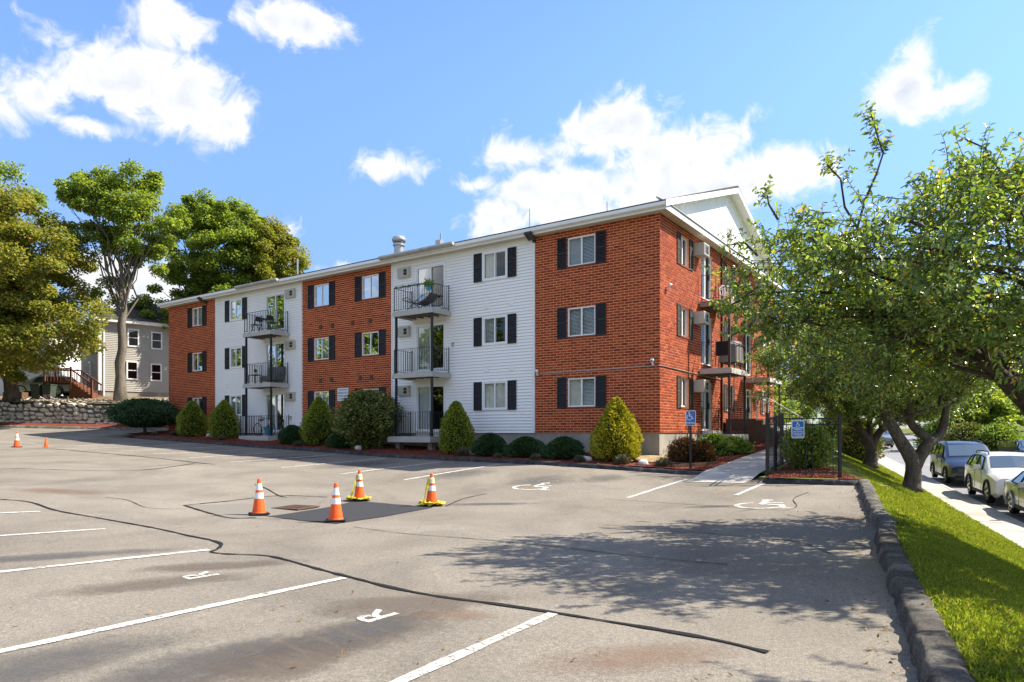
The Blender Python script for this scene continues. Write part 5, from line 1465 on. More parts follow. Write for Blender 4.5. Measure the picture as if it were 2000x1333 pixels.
# ------------------------------------------------------------------ left yard: retaining wall, houses
WY = 47.5
def wall_base(x): return lot_raw(x, 46.4)+.02
def yard_z(x, y): return 3.75+min(.9, max(0, (y-WY-.5))*.13)
yard = grid_mesh('yard', 'soil', [-75, -60, -50, -44, -40, -36, -32, -28, -24, -20, -12], [WY+.25, WY+1.2, 50, 52, 54, 58, 66, 80, 110], lambda x, y: (x, y, yard_z(x, y)+.06*math.sin(x*1.3+y)))
tag(yard, 'bare sloping yard above the stone retaining wall', kind='structure')
ms = grid_mesh('mulch_strip', 'mulch', frange(-46, -16, 1.0), [46.35, 46.6, 47.0, 47.6], lambda x, y: (x, y, wall_base(x)+.10+(y-46.35)*.22)); tag(ms, 'strip of red mulch at the foot of the stone wall', kind='structure')
kb = berm('kerb', [(-46, 46.3), (-36, 46.3), (-26, 46.3), (-17, 46.3)], [(-.03, -.05), (0, .1), (.06, .14), (.16, .14), (.2, .0)], 'kerb_asphalt', lambda x, y: wall_base(x), 8, .02, .5); tag(kb, 'low kerb in front of the stone wall', kind='structure')
sw_ = thing('stone_wall', (-30, WY, 2.0), 'rough fieldstone retaining wall below the grey house yard', 'wall')
mb = MB()
for x in range(-48, -17): mb.box(x+30, x+31, .12, .6, wall_base(x)-2.3, 1.62)
mb.build('wall_core', 'stone_joint', sw_)
rr = random.Random(4); cnt = 0
for row in range(6):
    x = -48.0+rr.uniform(0, .4)
    while x < -17.5:
        w = rr.uniform(.22, .74); z0 = 2.0+.0; h = rr.uniform(.24, .40)
        zc = wall_base(x)+.12+row*.285+rr.uniform(-.075, .075)
        if zc < 3.75+.05:
            bm = bmesh.new(); bmesh.ops.create_icosphere(bm, subdivisions=1, radius=1)
            for v in bm.verts:
                m_ = max(abs(v.co.x), abs(v.co.y), abs(v.co.z)); q = v.co.lerp(v.co/m_, .55)*rr.uniform(.86, 1.05)
                v.co = Vector((q.x*w*.5, q.y*.2, q.z*h*.53))
            me = bpy.data.meshes.new('stone'); bm.to_mesh(me); bm.free(); me.materials.append(M['stone'])
            o = link('stone', me, sw_); o.location = (x+w/2+30, .06+row*.035, zc-2.0)
            cnt += 1
        x += w*.97
# loose rubble on the slope behind the wall
def rub(): 
    x, y = random.uniform(-46, -22), random.uniform(WY+.4, WY+2.6); return (x, y, yard_z(x, y)+.05)
tag(chips('rubble', rub, 2600, 'stone', .34), 'grey rubble stones on the slope behind the wall')

def siding_box(name_w, par, P0, e, n, length, z0, z1, mat, course, ops=()):
    """clapboard face: starts at P0, runs along e, outward n"""
    def fn(s, z, o): return (P0[0]+e[0]*s+n[0]*o, P0[1]+e[1]*s+n[1]*o, z)
    mb = MB(); mb.quad(fn(0, z0, 0), fn(length, z0, 0), fn(length, z1, 0), fn(0, z1, 0)); w = mb.build(name_w, mat, par, fix=False)
    k = int((z1-z0)/course)
    for i in range(k):
        a, b = z0+i*(z1-z0)/k, z0+(i+1)*(z1-z0)/k
        mb = MB(); mb.add([fn(0, a, .045), fn(length, a, .045), fn(length, b, .01), fn(0, b, .01), fn(0, a, .0), fn(length, a, .0)], [(0, 1, 2, 3), (4, 5, 1, 0)])
        mb.build('clapboard', mat, w, fix=False)
    return fn
def house_window(par, fn, s, z, w, h):
    class Fc: pass
    f = Face(fn); f.open = [(0, 0, 0, 0)]; mb = MB(); frame4(f, mb, s-w/2, s+w/2, z, z+h, .10, .02, .10); f.box(mb, s-w/2+.1, s+w/2-.1, z+h/2-.03, z+h/2+.03, .03, .085)
    o = mb.build('window', 'vinyl', par)
    m2 = MB(); m2.quad(fn(s-w/2+.1, z+.1, .065), fn(s+w/2-.1, z+.1, .065), fn(s+w/2-.1, z+h-.1, .065), fn(s-w/2+.1, z+h-.1, .065)); m2.build('pane', 'car_glass', o, fix=False)
    m3 = MB(); m3.quad(fn(s-w/2+.1, z+.1, .05), fn(s+w/2-.1, z+.1, .05), fn(s+w/2-.1, z+h-.1, .05), fn(s-w/2+.1, z+h-.1, .05)); m3.build('backing', 'room_dark', o, fix=False)
gh = thing('grey_house', (0, 0, 0), 'two-storey grey clapboard house with dark roof behind the bare-trunked maple', 'house')
HA = (-32.5, 54.0); he = (.745, .667); hn = (.667, -.745); hb = (-.667, .745)
f1 = siding_box('wall', gh, HA, he, hn, 11, 5.0, 10.6, 'house_grey', .14)
f2 = siding_box('wall', gh, HA, hb, (-.745, -.667), 7, 5.0, 10.6, 'house_grey', .14)
def on_line(px, P0, e):
    k = (px-CX)/FPX; s = (k*P0[1]-P0[0])/(e[0]-k*e[1]); return s, P0[1]+s*e[1]
for px, y1, y0 in ((260, 643, 678), (305.5, 649, 683), (258, 706, 742), (304.5, 711, 745)):
    s, Y = on_line(px, HA, he); za, zb_ = EYE+(HY-y0)/FPX*Y, EYE+(HY-y1)/FPX*Y
    house_window(gh, f1, s, za, .85, zb_-za)
house_window(gh, f2, 3.2, 6.0, .9, 1.5)
mb = MB(); P = [f1(-.02, 4.2, -.02), f1(11, 4.2, -.02), f1(11, 5.0, -.02), f1(-.02, 5.0, -.02)]; mb.quad(*P); P = [f2(-.02, 4.2, -.02), f2(7, 4.2, -.02), f2(7, 5.0, -.02), f2(-.02, 5.0, -.02)]; mb.quad(*P); mb.build('foundation', 'concrete', gh, fix=False)
for fn in (f1, f2):
    mb = MB(); f = Face(fn); f.box(mb, -.06, .16, 5.0, 10.55, .02, .09); mb.build('corner_board', 'trim_white', gh)
mb = MB(); Face(f1).box(mb, -.5, 11.4, 10.45, 10.7, .0, .45); mb.build('eave', 'trim_white', gh)
mb = MB(); Face(f2).box(mb, -.5, 7.4, 10.45, 10.7, .05, .45); mb.build('eave', 'trim_white', gh)
def hl(a, b, z): return (HA[0]+he[0]*a+hb[0]*b, HA[1]+he[1]*a+hb[1]*b, z)
mb = MB(); mb.add([hl(-.5, -.5, 10.7), hl(11.5, -.5, 10.7), hl(11.5, 7.5, 10.7), hl(-.5, 7.5, 10.7), hl(3.2, 3.5, 12.9), hl(8.3, 3.5, 12.9)], [(0, 1, 5, 4), (1, 2, 5), (2, 3, 4, 5), (3, 0, 4)]); hr = mb.build('roof', 'shingles', gh)
m2 = MB(); m2.tube([hl(5, 1.2, 11.5), hl(5, 1.2, 12.3)], .09, 8); m2.build('vent_pipe', 'metal_dark', hr)
m2 = MB(); m2.tube([f1(.3, 4.6, .08), f1(.3, 10.4, .08)], .06, 8); m2.build('downspout', 'trim_white', gh)
ps = thing('porch_stairs', (-33.6, 53.0, 4.4), 'red-brown wooden porch stairs beside the grey house', 'stairs')
for i in range(6): MB().box(-.1+i*.27, .17+i*.27, -.6, .6, -.3, 1.15-.19*i).build('step', 'wood_red', ps)
MB().box(-2.1, -.1, -.7, .7, 1.05, 1.2).build('landing', 'wood_red', ps)
for y in (-.65, .65):
    mb = MB(); mb.bar((-2.1, y, 2.15), (-.1, y, 2.15), .1); mb.bar((-.1, y, 2.15), (1.5, y, 1.0), .1)
    for i in range(9): mb.bar((-2.1+i*.25, y, 1.2), (-2.1+i*.25, y, 2.15), .04)
    for i in range(6): mb.bar((.1+i*.27, y, 1.0-.19*i), (.1+i*.27, y, 2.0-.19*i), .04)
    mb.build('railing', 'wood_red', ps)
for x, y in ((-2.1, -.6), (-2.1, .6), (-.1, -.6), (1.55, -.65)): MB().box(x-.06, x+.06, y-.06, y+.06, -.4, 2.3 if x < 1 else 1.3).build('post', 'wood_red', ps)
wh = thing('white_house', (0, 0, 0), 'white clapboard house mostly hidden behind the large left maple', 'house')
w1 = siding_box('wall', wh, (-46.5, 60), (1, 0), (0, -1), 6.0, 5.0, 10.5, 'house_white', .16)
w2 = siding_box('wall', wh, (-40.5, 60), (.0, 1), (1, 0), 8, 5.0, 10.5, 'house_white', .16)
mb = MB(); mb.add([(-47, 59.5, 10.5), (-40, 59.5, 10.5), (-40, 68, 10.5), (-47, 68, 10.5), (-43.5, 59.5, 13.2), (-43.5, 68, 13.2)], [(0, 4, 5, 3), (1, 2, 5, 4), (0, 1, 4), (3, 5, 2)]); mb.build('roof', 'shingles', wh)
mb = MB(); mb.box(-46.45, -40.55, 60.05, 68, 4, 5.0); mb.build('foundation', 'concrete', wh)
house_window(wh, w1, 4.7, 7.2, .9, 1.5); house_window(wh, w1, 1.6, 7.2, .9, 1.5)
def bin_(x, y, label):
    z = yard_z(x, y); t = thing('trash_bin', (x, y, z), label, 'bin', 'bins in the yard')
    mb = MB(); mb.add([(-.26, -.28, 0), (.26, -.28, 0), (.26, .28, 0), (-.26, .28, 0), (-.34, -.36, 1.0), (.34, -.36, 1.0), (.34, .36, 1.0), (-.34, .36, 1.0)], [(0, 3, 2, 1), (4, 5, 6, 7), (0, 1, 5, 4), (1, 2, 6, 5), (2, 3, 7, 6), (3, 0, 4, 7)]); mb.build('body', 'bin_green', t)
    MB().box(-.37, .37, -.4, .4, 1.005, 1.08).build('lid', 'bin_green', t)
    for s in (-.27, .27): m2 = MB(); m2.lathe([(.1, -.03), (.1, .03)], 12, (s, .3, .1), 'x'); m2.build('wheel', 'rubber', t)
bin_(-35.6, 51.5, 'grey-green trash bin by the white house, left one'); bin_(-34.8, 51.6, 'grey-green trash bin by the white house, right one nearest the stairs')
def bicycle(loc, rz, label, mat, k=1.0, lean=.1):
    t = thing('bicycle', loc, label, 'bicycle', rz=rz); t.rotation_euler = (lean, 0, rz)
    for x in (-.5, .5):
        m2 = MB(); pts = [(x*k+.32*k*math.cos(a), 0, .33*k+.32*k*math.sin(a)) for a in [i*math.pi/10 for i in range(21)]]; m2.tube(pts, .022*k, 6, cap=False); w = m2.build('wheel', 'rubber', t)
        m3 = MB()
        for i in range(8): m3.bar((x*k, 0, .33*k), (x*k+.31*k*math.cos(i*.785), 0, .33*k+.31*k*math.sin(i*.785)), .006)
        m3.build('spokes', 'metal_grey', w)
    m2 = MB()
    for a, b in (((-.5, .33), (-.12, .38)), ((-.12, .38), (-.2, .8)), ((-.2, .72), (.36, .78)), ((-.12, .38), (.38, .68)), ((-.5, .33), (-.2, .72)), ((.5, .33), (.36, .85))): m2.tube([(a[0]*k, 0, a[1]*k), (b[0]*k, 0, b[1]*k)], .02*k, 6)
    m2.build('frame', mat, t)
    m2 = MB(); m2.tube([(.33*k, -.25*k, .95*k), (.37*k, 0, .88*k), (.33*k, .25*k, .95*k)], .016*k, 6); m2.build('handlebar', 'metal_dark', t)
    MB().box(-.33*k, -.08*k, -.06*k, .06*k, .8*k, .86*k).build('saddle', 'rubber', t)
bicycle((-34.0, 50.4, yard_z(-34, 50.4)), .2, 'small pink-wheeled bicycle lying in the yard above the wall', 'bike_pink', .7, .9)
cr = thing('crate', (-36.6, 50.6, yard_z(-36.6, 50.6)), 'dark wooden crate lying in the yard above the stone wall', 'crate')
for i in range(4): MB().box(-.7, .7, -.35, -.31, .02+i*.14, .13+i*.14).build('slat', 'timber', cr)
MB().box(-.68, .68, -.3, .35, .02, .56).build('body', 'timber', cr)

# ------------------------------------------------------------------ cones, tape
def cone(px, py, h, label, collars=True, mat='cone_orange', rz=.4, small=False):
    p = ground_at(px, py-2); k = h/.71
    t = thing('traffic_cone', (p.x, p.y, p.z+(.018 if 500 < px < 860 else .004)), label, 'traffic cone', 'traffic cones in the lot', rz)
    m2 = MB(); m2.box(-.18*k, .18*k, -.18*k, .18*k, 0, .035*k); m2.build('base', 'rubber' if not small else 'cone_orange', t, bevel=.008*k)
    prof = [(.135*k, .034*k), (.128*k, .06*k), (.032*k, .69*k), (.026*k, .71*k), (.018*k, .71*k)]
    MB().lathe(prof, 24).build('body', mat, t, smooth=True)
    def rad(z): return lerp(.128, .032, (z-.06)/.63)*k
    if collars:
        for z0, z1 in ((.32, .435), (.485, .62)): MB().lathe([(rad(z0)+.0035, z0*k), (rad(z1)+.0035, z1*k)], 24, cap=False).build('collar', 'cone_white', t, smooth=True)
    MB().lathe([(.139*k, .033*k), (.139*k, .052*k), (.13*k, .058*k)], 24, cap=False).build('foot_ring', mat, t, smooth=True)
    return t
c1 = cone(506, 1009, .71, 'orange cone with two white bands, left of the black patch', rz=.5)
c2 = cone(656, 1022, .71, 'orange cone with two white bands at the near edge of the black patch', rz=.2)
c3 = cone(702, 980, .71, 'orange cone wrapped in yellow tape at the back corner of the patch', rz=.3)
c4 = cone(843, 990, .71, 'orange cone wrapped in yellow tape at the right corner of the patch', rz=.6)
cone(33, 876, .71, 'distant orange cone with white bands at the left edge of the lot')
cone(90, 876, .46, 'small plain orange cone at the left edge of the lot', collars=False, small=True)
def tape(cn, seed, label, long_):
    rr = random.Random(seed); b = cn.location
    mb = MB()
    def ribbon(pts, w):
        P = [Vector(p) for p in pts]
        for i in range(len(P)-1):
            d = (P[i+1]-P[i]).normalized(); n = d.cross(Vector((rr.gauss(0, .5), rr.gauss(0, .5), 1))).normalized()*w/2
            if i == 0: last = n
            mb.add([P[i]-last, P[i]+last, P[i+1]+n, P[i+1]-n], [(0, 1, 2, 3)]); last = n
    # loops round the neck, a tail down the side, a heap about the base
    for z in (.5, .54, .58): ribbon([((lerp(.128, .032, (z-.06)/.63)+.008)*math.cos(a), (lerp(.128, .032, (z-.06)/.63)+.008)*math.sin(a), z+.012*math.sin(a*2)) for a in [i*.45 for i in range(15)]], .03)
    ribbon([(-.06, -.03, .6), (-.085, -.06, .45), (-.12, -.08, .3), (-.15, -.1, .15), (-.2, -.12, .05), (-.26, -.2, .03)], .05)
    ribbon([(-.05, -.04, .58), (-.07, -.1, .4), (-.13, -.14, .2), (-.19, -.18, .06)], .045)
    for j in range(4):
        a0 = rr.random()*6; pts = []
        for i in range(22):
            a = a0+i*.33; r = rr.uniform(.17, .32); pts.append((r*math.cos(a), r*math.sin(a), rr.uniform(.02, .085)))
        ribbon(pts, .06)
    o = mb.build('caution_tape', 'tape_yellow', None, fix=False); o.location = b; tag(o, label, 'tape', 'yellow tape on the cones')
tape(c3, 1, 'yellow caution tape bunched round the back cone', 0); tape(c4, 2, 'yellow caution tape bunched round the right cone', 1)

# ------------------------------------------------------------------ signs, fence, hydrant
def letters(par, txt, size, loc, mat, bold=.0):
    me = text_mesh(txt, size, bold=bold); me.materials.append(M[mat]); o = link('lettering', me, par); o.location = loc; o.rotation_euler = (R(90), 0, 0)
def rrect(w, h, r, n=4):
    pts = []
    for cx_, cy_, a0 in ((w/2-r, h/2-r, 0), (-w/2+r, h/2-r, 90), (-w/2+r, -h/2+r, 180), (w/2-r, -h/2+r, 270)):
        pts += [(cx_+r*math.cos(R(a0+90*i/n)), cy_+r*math.sin(R(a0+90*i/n))) for i in range(n+1)]
    return pts
def plate(par, z, w, h, blue, y=0):
    MB().prism([(a, b+z) for a, b in rrect(w, h, .035)], 'y', y-.004, y).build('panel', 'sign_white', par)
    MB().prism([(a, b+z) for a, b in rrect(w-.035, h-.035, .025)], 'y', y-.007, y-.0042).build('face', blue, par)
def icon(par, z, size, y, x=0):
    mb = wheelchair(size); m2 = MB(); m2.add([(p[0]+x, y, p[1]+z) for p in mb.v], mb.f); m2.build('access_symbol', 'sign_white', par, fix=False)
d1 = 20.9; X1 = (1349-CX)/FPX*d1; z1 = side_z(X1, d1)
s1 = thing('access_sign', (X1, d1, z1), 'faded blue wheelchair sign on a black post at the bed corner', 'sign', 'wheelchair parking signs', rz=-.12)
MB().box(-.03, .03, .004, .05, -.3, EYE+(HY-806)/FPX*d1-z1).build('post', 'iron_black', s1)
zc = EYE+(HY-817)/FPX*d1-z1; plate(s1, zc, .305, .457, 'sign_blue_faded'); icon(s1, zc+.06, .25, -.0085, -.02); letters(s1, 'PARKING', .062, (0, -.0085, zc-.15), 'sign_white', .002)
PA, PB, PC = Vector((6.66, 17.9, 0)), Vector((8.28, 17.33, 0)), Vector((8.35, 21.2, 0))
fe = thing('iron_fence', (PA.x, PA.y, side_z(PA.x, PA.y)), 'black iron picket fence round the mulch bed by the walkway', 'fence')
zf0 = side_z(PA.x, PA.y)
def fl(p, z): return (p.x-PA.x, p.y-PA.y, z)
for p, h in ((PA, 1.66), (PB, 1.62), (PC, 1.55), (PA.lerp(PC, .5), 1.55)):
    g = side_z(p.x, p.y)-zf0
    mb = MB(); mb.box(p.x-PA.x-.035, p.x-PA.x+.035, p.y-PA.y-.035, p.y-PA.y+.035, g-.3, g+h); mb.box(p.x-PA.x-.042, p.x-PA.x+.042, p.y-PA.y-.042, p.y-PA.y+.042, g+h+.001, g+h+.03); mb.build('post', 'iron_black', fe)
for a, b in ((PA, PB), (PA, PC)):
    ga, gb = side_z(a.x, a.y)-zf0, side_z(b.x, b.y)-zf0
    for h in (.16, 1.38, 1.54):
        mb = MB(); mb.bar(fl(a, ga+h), fl(b, gb+h), .03); mb.build('rail', 'iron_black', fe)
    n = int((b-a).length/(.15 if b is PB else .22))
    for i in range(1, n):
        p = a.lerp(b, i/n); g = lerp(ga, gb, i/n); mb = MB(); mb.bar(fl(p, g+.05), fl(p, g+1.56), .012); mb.build('picket', 'iron_black', fe)
dS = 17.55; XS = (1557-CX)/FPX*dS; zs = EYE+(HY-839)/FPX*dS
s2 = thing('access_sign', (XS, dS-.045, zs-.3), 'bright blue wheelchair sign with several text lines on the iron fence', 'sign', 'wheelchair parking signs', rz=-.1)
plate(s2, .3, .315, .45, 'sign_blue'); icon(s2, .43, .125, -.0085)
for i, (t, sz) in enumerate((('HANDICAPPED', .045), ('PARKING', .045), ('SPECIAL PLATE REQUIRED', .021), ('UNAUTHORIZED VEHICLES', .021), ('MAY BE REMOVED', .024), ('AT OWNERS EXPENSE', .024))): letters(s2, t, sz, (0, -.0085, .335-i*.042-(.006 if i > 1 else 0)), 'sign_white', .0012)
hx, hy_ = st2xy(14.6, -.62); hz = street_z(st2xy(14.6, 0)[1])+.125
hd = thing('fire_hydrant', (hx, hy_, hz), 'yellow fire hydrant on the sidewalk beyond the forked tree', 'hydrant')
MB().lathe([(.16, 0), (.16, .04), (.105, .05), (.10, .5), (.135, .51), (.135, .55), (.12, .6), (.08, .67), (.03, .7), (.03, .76), (.0, .76)], 16).build('barrel', 'hydrant_yellow', hd, smooth=False)
for ax_, c in (('x', (-.17, 0, .42)), ('x', (.11, 0, .42)), ('y', (0, -.2, .38))): MB().lathe([(.055, 0), (.055, .06), (.07, .062), (.07, .075)] if c[0] >= 0 or ax_ == 'y' else [(.07, 0), (.07, .012), (.055, .014), (.055, .08)], 12, c, ax_).build('outlet', 'hydrant_yellow', hd)

# ------------------------------------------------------------------ cars
def car(name, loc, rz, label, paint, spec, group='cars parked along the street', door_open=False):
    t = thing(name, loc, label, 'car', group, rz); t.rotation_euler = (0, 0, rz)
    L, Wd, st = spec['L'], spec['W'], spec['st']
    n = None; vs = []; fs = []
    rings = []
    for (x, zb, zs_, zt, kw, kt) in st:
        w, wt = Wd/2*kw, Wd/2*kt
        rings.append([(x, -w*.86, zb), (x, -w, zb+.12), (x, -w, (zb+zs_)/2+.05), (x, -w*.985, zs_), (x, -wt, zt-.05), (x, -wt*.86, zt), (x, 0, zt+.025),
                      (x, wt*.86, zt), (x, wt, zt-.05), (x, w*.985, zs_), (x, w, (zb+zs_)/2+.05), (x, w, zb+.12), (x, w*.86, zb)])
    n = 13
    for r in rings: vs += r
    for i in range(len(rings)-1):
        for k in range(n-1): fs.append((i*n+k, i*n+k+1, (i+1)*n+k+1, (i+1)*n+k))
        fs.append((i*n+n-1, i*n, (i+1)*n, (i+1)*n+n-1))
    fs.append(tuple(range(n))); fs.append(tuple(range((len(rings)-1)*n, len(rings)*n)))
    mb = MB(); mb.add(vs, fs); body = mb.build('body', paint, t)
    body.data.shade_smooth()
    try: 
        bmx = bmesh.new(); bmx.from_mesh(body.data)
        for e in bmx.edges:
            if len(e.link_faces) == 2 and e.calc_face_angle() > R(32): e.smooth = False
        bmx.to_mesh(body.data); bmx.free()
    except Exception: pass
    def ring_at(x, k):
        for a, b in zip(rings[:-1], rings[1:]):
            if a[0][0] <= x <= b[0][0]:
                tt = (x-a[0][0])/max(1e-6, b[0][0]-a[0][0]); return Vector(a[k]).lerp(Vector(b[k]), tt)
        return Vector(rings[-1][k])
    # side glass
    for sg, kb_, kt_ in ((-1, 3, 4), (1, 9, 8)):
        for a, b, la, lb in spec['side']:
            A, B = ring_at(a, kb_), ring_at(b, kb_); Ct, Dt = ring_at(b-lb, kt_), ring_at(a+la, kt_)
            q = [A.lerp(Dt, .1), B.lerp(Ct, .1), Ct.lerp(B, .1), Dt.lerp(A, .1)]
            mb = MB(); mb.quad(*[v+Vector((0, sg*.012, .004)) for v in q]); mb.build('side_window', 'car_glass_dark', t, fix=False)
            mb = MB(); c_ = [q[0], q[1], q[2], q[3]]
            for i in range(4): mb.bar(c_[i]+Vector((0, sg*.013, 0)), c_[(i+1) % 4]+Vector((0, sg*.013, 0)), .03)
            mb.build('window_trim', 'car_trim', t)
    for (xa, xb) in spec['screens']:
        A0, A1 = ring_at(xa, 5), ring_at(xa, 7); B0, B1 = ring_at(xb, 5), ring_at(xb, 7)
        if xa < L/2: lo = (A0, A1, B1, B0)
        else: lo = (B0, B1, A1, A0)
        nrm = (lo[1]-lo[0]).cross(lo[3]-lo[0]).normalized()
        if nrm.z < 0: nrm = -nrm
        a, b, c, d = lo; a, b = a.lerp(d, .07), b.lerp(c, .07); d, c = d.lerp(a, .06), c.lerp(b, .06)
        mid0, mid1 = (a+b)/2+Vector((0, 0, .025)), (c+d)/2+Vector((0, 0, .025))
        mb = MB(); off = nrm*.014
        mb.quad(a+off, mid0+off, mid1+off, d+off); mb.quad(mid0+off, b+off, c+off, mid1+off); mb.build('windscreen', 'car_screen', t, fix=False)
    hw = Wd/2
    for x in spec['wheels']:
        for sg in (-1, 1):
            r = spec['r']
            mb = MB(); mb.lathe([(r*.72, -.10), (r, -.09), (r, .09), (r*.72, .10)], 22, (x, sg*(hw-.10), r), 'y'); wl_ = mb.build('wheel', 'tyre', t)
            mb = MB(); mb.lathe([(r*.70, .0), (r*.68, .012), (r*.2, .02), (.03, .03)], 18, (0, 0, 0), 'y')
            m3 = MB(); m3.add([(v[0]+x, sg*(hw+.001+v[1]), v[2]+r) for v in mb.v], mb.f); m3.build('rim', 'alloy', wl_)
            for i in range(5):
                a = i*2*math.pi/5+.63
                MB().lathe([(r*.13, 0), (r*.13, .01)], 8, (x+r*.45*math.cos(a), sg*(hw+.022), r+r*.45*math.sin(a)), 'y').build('rim_opening', 'car_trim', wl_)
            mb = MB(); arc = [(x+(r+.07)*math.cos(a), sg*(hw+.004), r+(r+.07)*math.sin(a)) for a in [R(-12+204*i/16) for i in range(17)]]
            mb.tube(arc, .05, 6); mb.build('wheel_arch', spec.get('arch', 'car_trim'), t)
    z_ = spec['lamp_z']
    for sg in (-1, 1):
        x0 = .06
        mb = MB(); P = [(.10, sg*hw*.52, z_-.07), (.02+.38, sg*(hw*.985), z_-.05), (.02+.46, sg*(hw*.975), z_+.10), (.16, sg*hw*.55, z_+.085)]
        q = [Vector(p)+Vector((-.05, sg*.015, 0)) for p in P]; mb.add([*P, *q], [(4, 5, 6, 7), (0, 1, 5, 4), (1, 2, 6, 5), (2, 3, 7, 6), (3, 0, 4, 7)]); mb.build('headlight', spec.get('lamp', 'lamp_clear'), t)
        MB().box(L-.05, L+.012, sg*hw*.66-.12, sg*hw*.66+.12, z_-.02, z_+.16).build('tail_light', 'lamp_red', t)
        xm = spec['mirror']; ym = sg*(hw+.11); zm = spec['st'][spec['cowl']][2]+.07
        MB().box(xm, xm+.12, ym-.11, ym+.11, zm, zm+.15).build('mirror', paint, t, bevel=.02)
    MB().box(-.035, .06, -hw*.45, hw*.45, z_-.10, z_+.06).build('grille', 'car_trim', t)
    for z in (z_-.06, z_+.0): MB().box(-.045, -.036, -hw*.44, hw*.44, z, z+.025).build('grille_bar', 'chrome', t)
    MB().box(-.06, .15, -hw*.8, hw*.8, .22, .36).build('lower_intake', 'car_trim', t, bevel=.02)
    MB().box(-.075, -.06, -.16, .16, .40, .52).build('number_plate', 'sign_white', t)
    if spec.get('rails'):
        a, b = spec['rails']
        for k in (5, 7):
            P = [ring_at(x, k)+Vector((0, 0, .07 if i not in (0, 4) else .01)) for i, x in enumerate((a, a+.15, (a+b)/2, b-.15, b))]; mb = MB(); mb.tube(P, .022, 6); mb.build('roof_rail', 'car_trim', t)
    MB().box(spec['wheels'][0]+.45, spec['wheels'][1]-.45, -hw-.006, hw+.006, .24, .36).build('rocker_panel', 'car_trim', t)
    for sg in (-1, 1):
        for x in spec['seams']:
            p, q = ring_at(x, 3 if sg < 0 else 9), ring_at(x, 1 if sg < 0 else 11); mb = MB(); mb.bar(p+Vector((0, sg*.004, 0)), q+Vector((0, sg*.004, .05)), .012, .008); mb.build('door_seam', 'car_trim', t)
            MB().box(x+.12, x+.30, sg*(hw+.004)-.012, sg*(hw+.004)+.012, p.z-.12, p.z-.085).build('door_handle', paint, t)
    if door_open:
        mb = MB(); mb.box(1.55, 1.63, hw, hw+1.0, .35, .98); d_ = mb.build('door', paint, t, bevel=.02)
        mb = MB()
        for a, b in (((1.59, hw+.02, .99), (1.59, hw+.3, 1.42)), ((1.59, hw+.3, 1.42), (1.59, hw+.95, 1.40)), ((1.59, hw+.95, 1.40), (1.59, hw+.98, .99))): mb.bar(a, b, .05)
        mb.build('window_frame', paint, d_)
        mb = MB(); mb.quad((1.59, hw+.05, 1.0), (1.59, hw+.95, 1.0), (1.59, hw+.92, 1.38), (1.59, hw+.3, 1.38)); mb.build('window', 'car_glass', d_, fix=False)
    return t
glassmat('car_screen_clear', (.3, .34, .35), .2)
m = Mat('car_screen', .06, .9); m.color((.075, .10, .115)); m.b.inputs['Coat Weight'].default_value = 1.0
m = Mat('car_glass_dark', .05, .8); m.color((.018, .022, .022)); m.b.inputs['Coat Weight'].default_value = 1.0
VAN = dict(L=4.95, W=1.96, r=.33, wheels=(.95, 3.98), lamp_z=.74, lamp='lamp_amber', cowl=4, mirror=1.75, rails=(2.3, 4.5), seams=(1.75, 2.85), arch='car_trim',
           st=[(0, .38, .60, .66, .74, .70), (.10, .26, .72, .80, .90, .82), (.35, .22, .82, .90, .98, .88), (.85, .20, .92, 1.02, 1.0, .90), (1.28, .20, 1.00, 1.12, 1.0, .90), (2.15, .20, 1.06, 1.66, 1.0, .80), (2.8, .20, 1.07, 1.74, 1.0, .80), (3.9, .20, 1.07, 1.74, 1.0, .80), (4.65, .22, 1.05, 1.70, .99, .79), (4.88, .26, 1.02, 1.30, .96, .80), (4.95, .38, .70, .85, .90, .80)],
           side=[(1.72, 2.82, .55, .02), (2.88, 3.72, .02, .02), (3.78, 4.72, .02, .12)], screens=[(1.30, 2.12), (4.86, 4.67)])
SUV = dict(L=4.6, W=1.86, r=.35, wheels=(.88, 3.55), lamp_z=.82, cowl=4, mirror=1.75, rails=(2.1, 4.1), seams=(1.7, 2.65), arch='car_trim',
           st=[(0, .42, .66, .72, .76, .70), (.10, .30, .80, .90, .92, .84), (.32, .24, .90, 1.0, .99, .88), (.8, .22, .97, 1.06, 1.0, .90), (1.25, .22, 1.02, 1.14, 1.0, .89), (1.98, .22, 1.06, 1.58, 1.0, .76), (2.5, .22, 1.07, 1.64, 1.0, .76), (3.5, .22, 1.09, 1.62, 1.0, .75), (4.15, .24, 1.10, 1.54, .98, .74), (4.52, .30, 1.06, 1.16, .95, .80), (4.6, .42, .72, .86, .88, .78)],
           side=[(1.66, 2.62, .5, .02), (2.68, 3.5, .02, .03), (3.56, 4.15, .02, .22)], screens=[(1.27, 1.95), (4.5, 4.17)])
SED = dict(L=4.7, W=1.80, r=.31, wheels=(.9, 3.62), lamp_z=.64, cowl=4, mirror=1.85, seams=(1.85, 2.75), arch='car_grey',
           st=[(0, .36, .52, .58, .76, .70), (.10, .24, .66, .74, .92, .84), (.4, .20, .74, .82, .99, .88), (.9, .18, .80, .90, 1.0, .90), (1.4, .18, .88, .98, 1.0, .89), (2.15, .18, .92, 1.38, 1.0, .72), (2.6, .18, .92, 1.44, 1.0, .72), (3.2, .18, .93, 1.41, 1.0, .72), (3.95, .20, .94, 1.06, 1.0, .84), (4.4, .22, .92, 1.02, .98, .84), (4.62, .26, .86, .96, .94, .80), (4.7, .36, .62, .72, .86, .76)],
           side=[(1.78, 2.72, .5, .02), (2.78, 3.62, .02, .45)], screens=[(1.42, 2.12), (3.92, 3.22)])
CRZ = math.atan2(SD[1], SD[0])
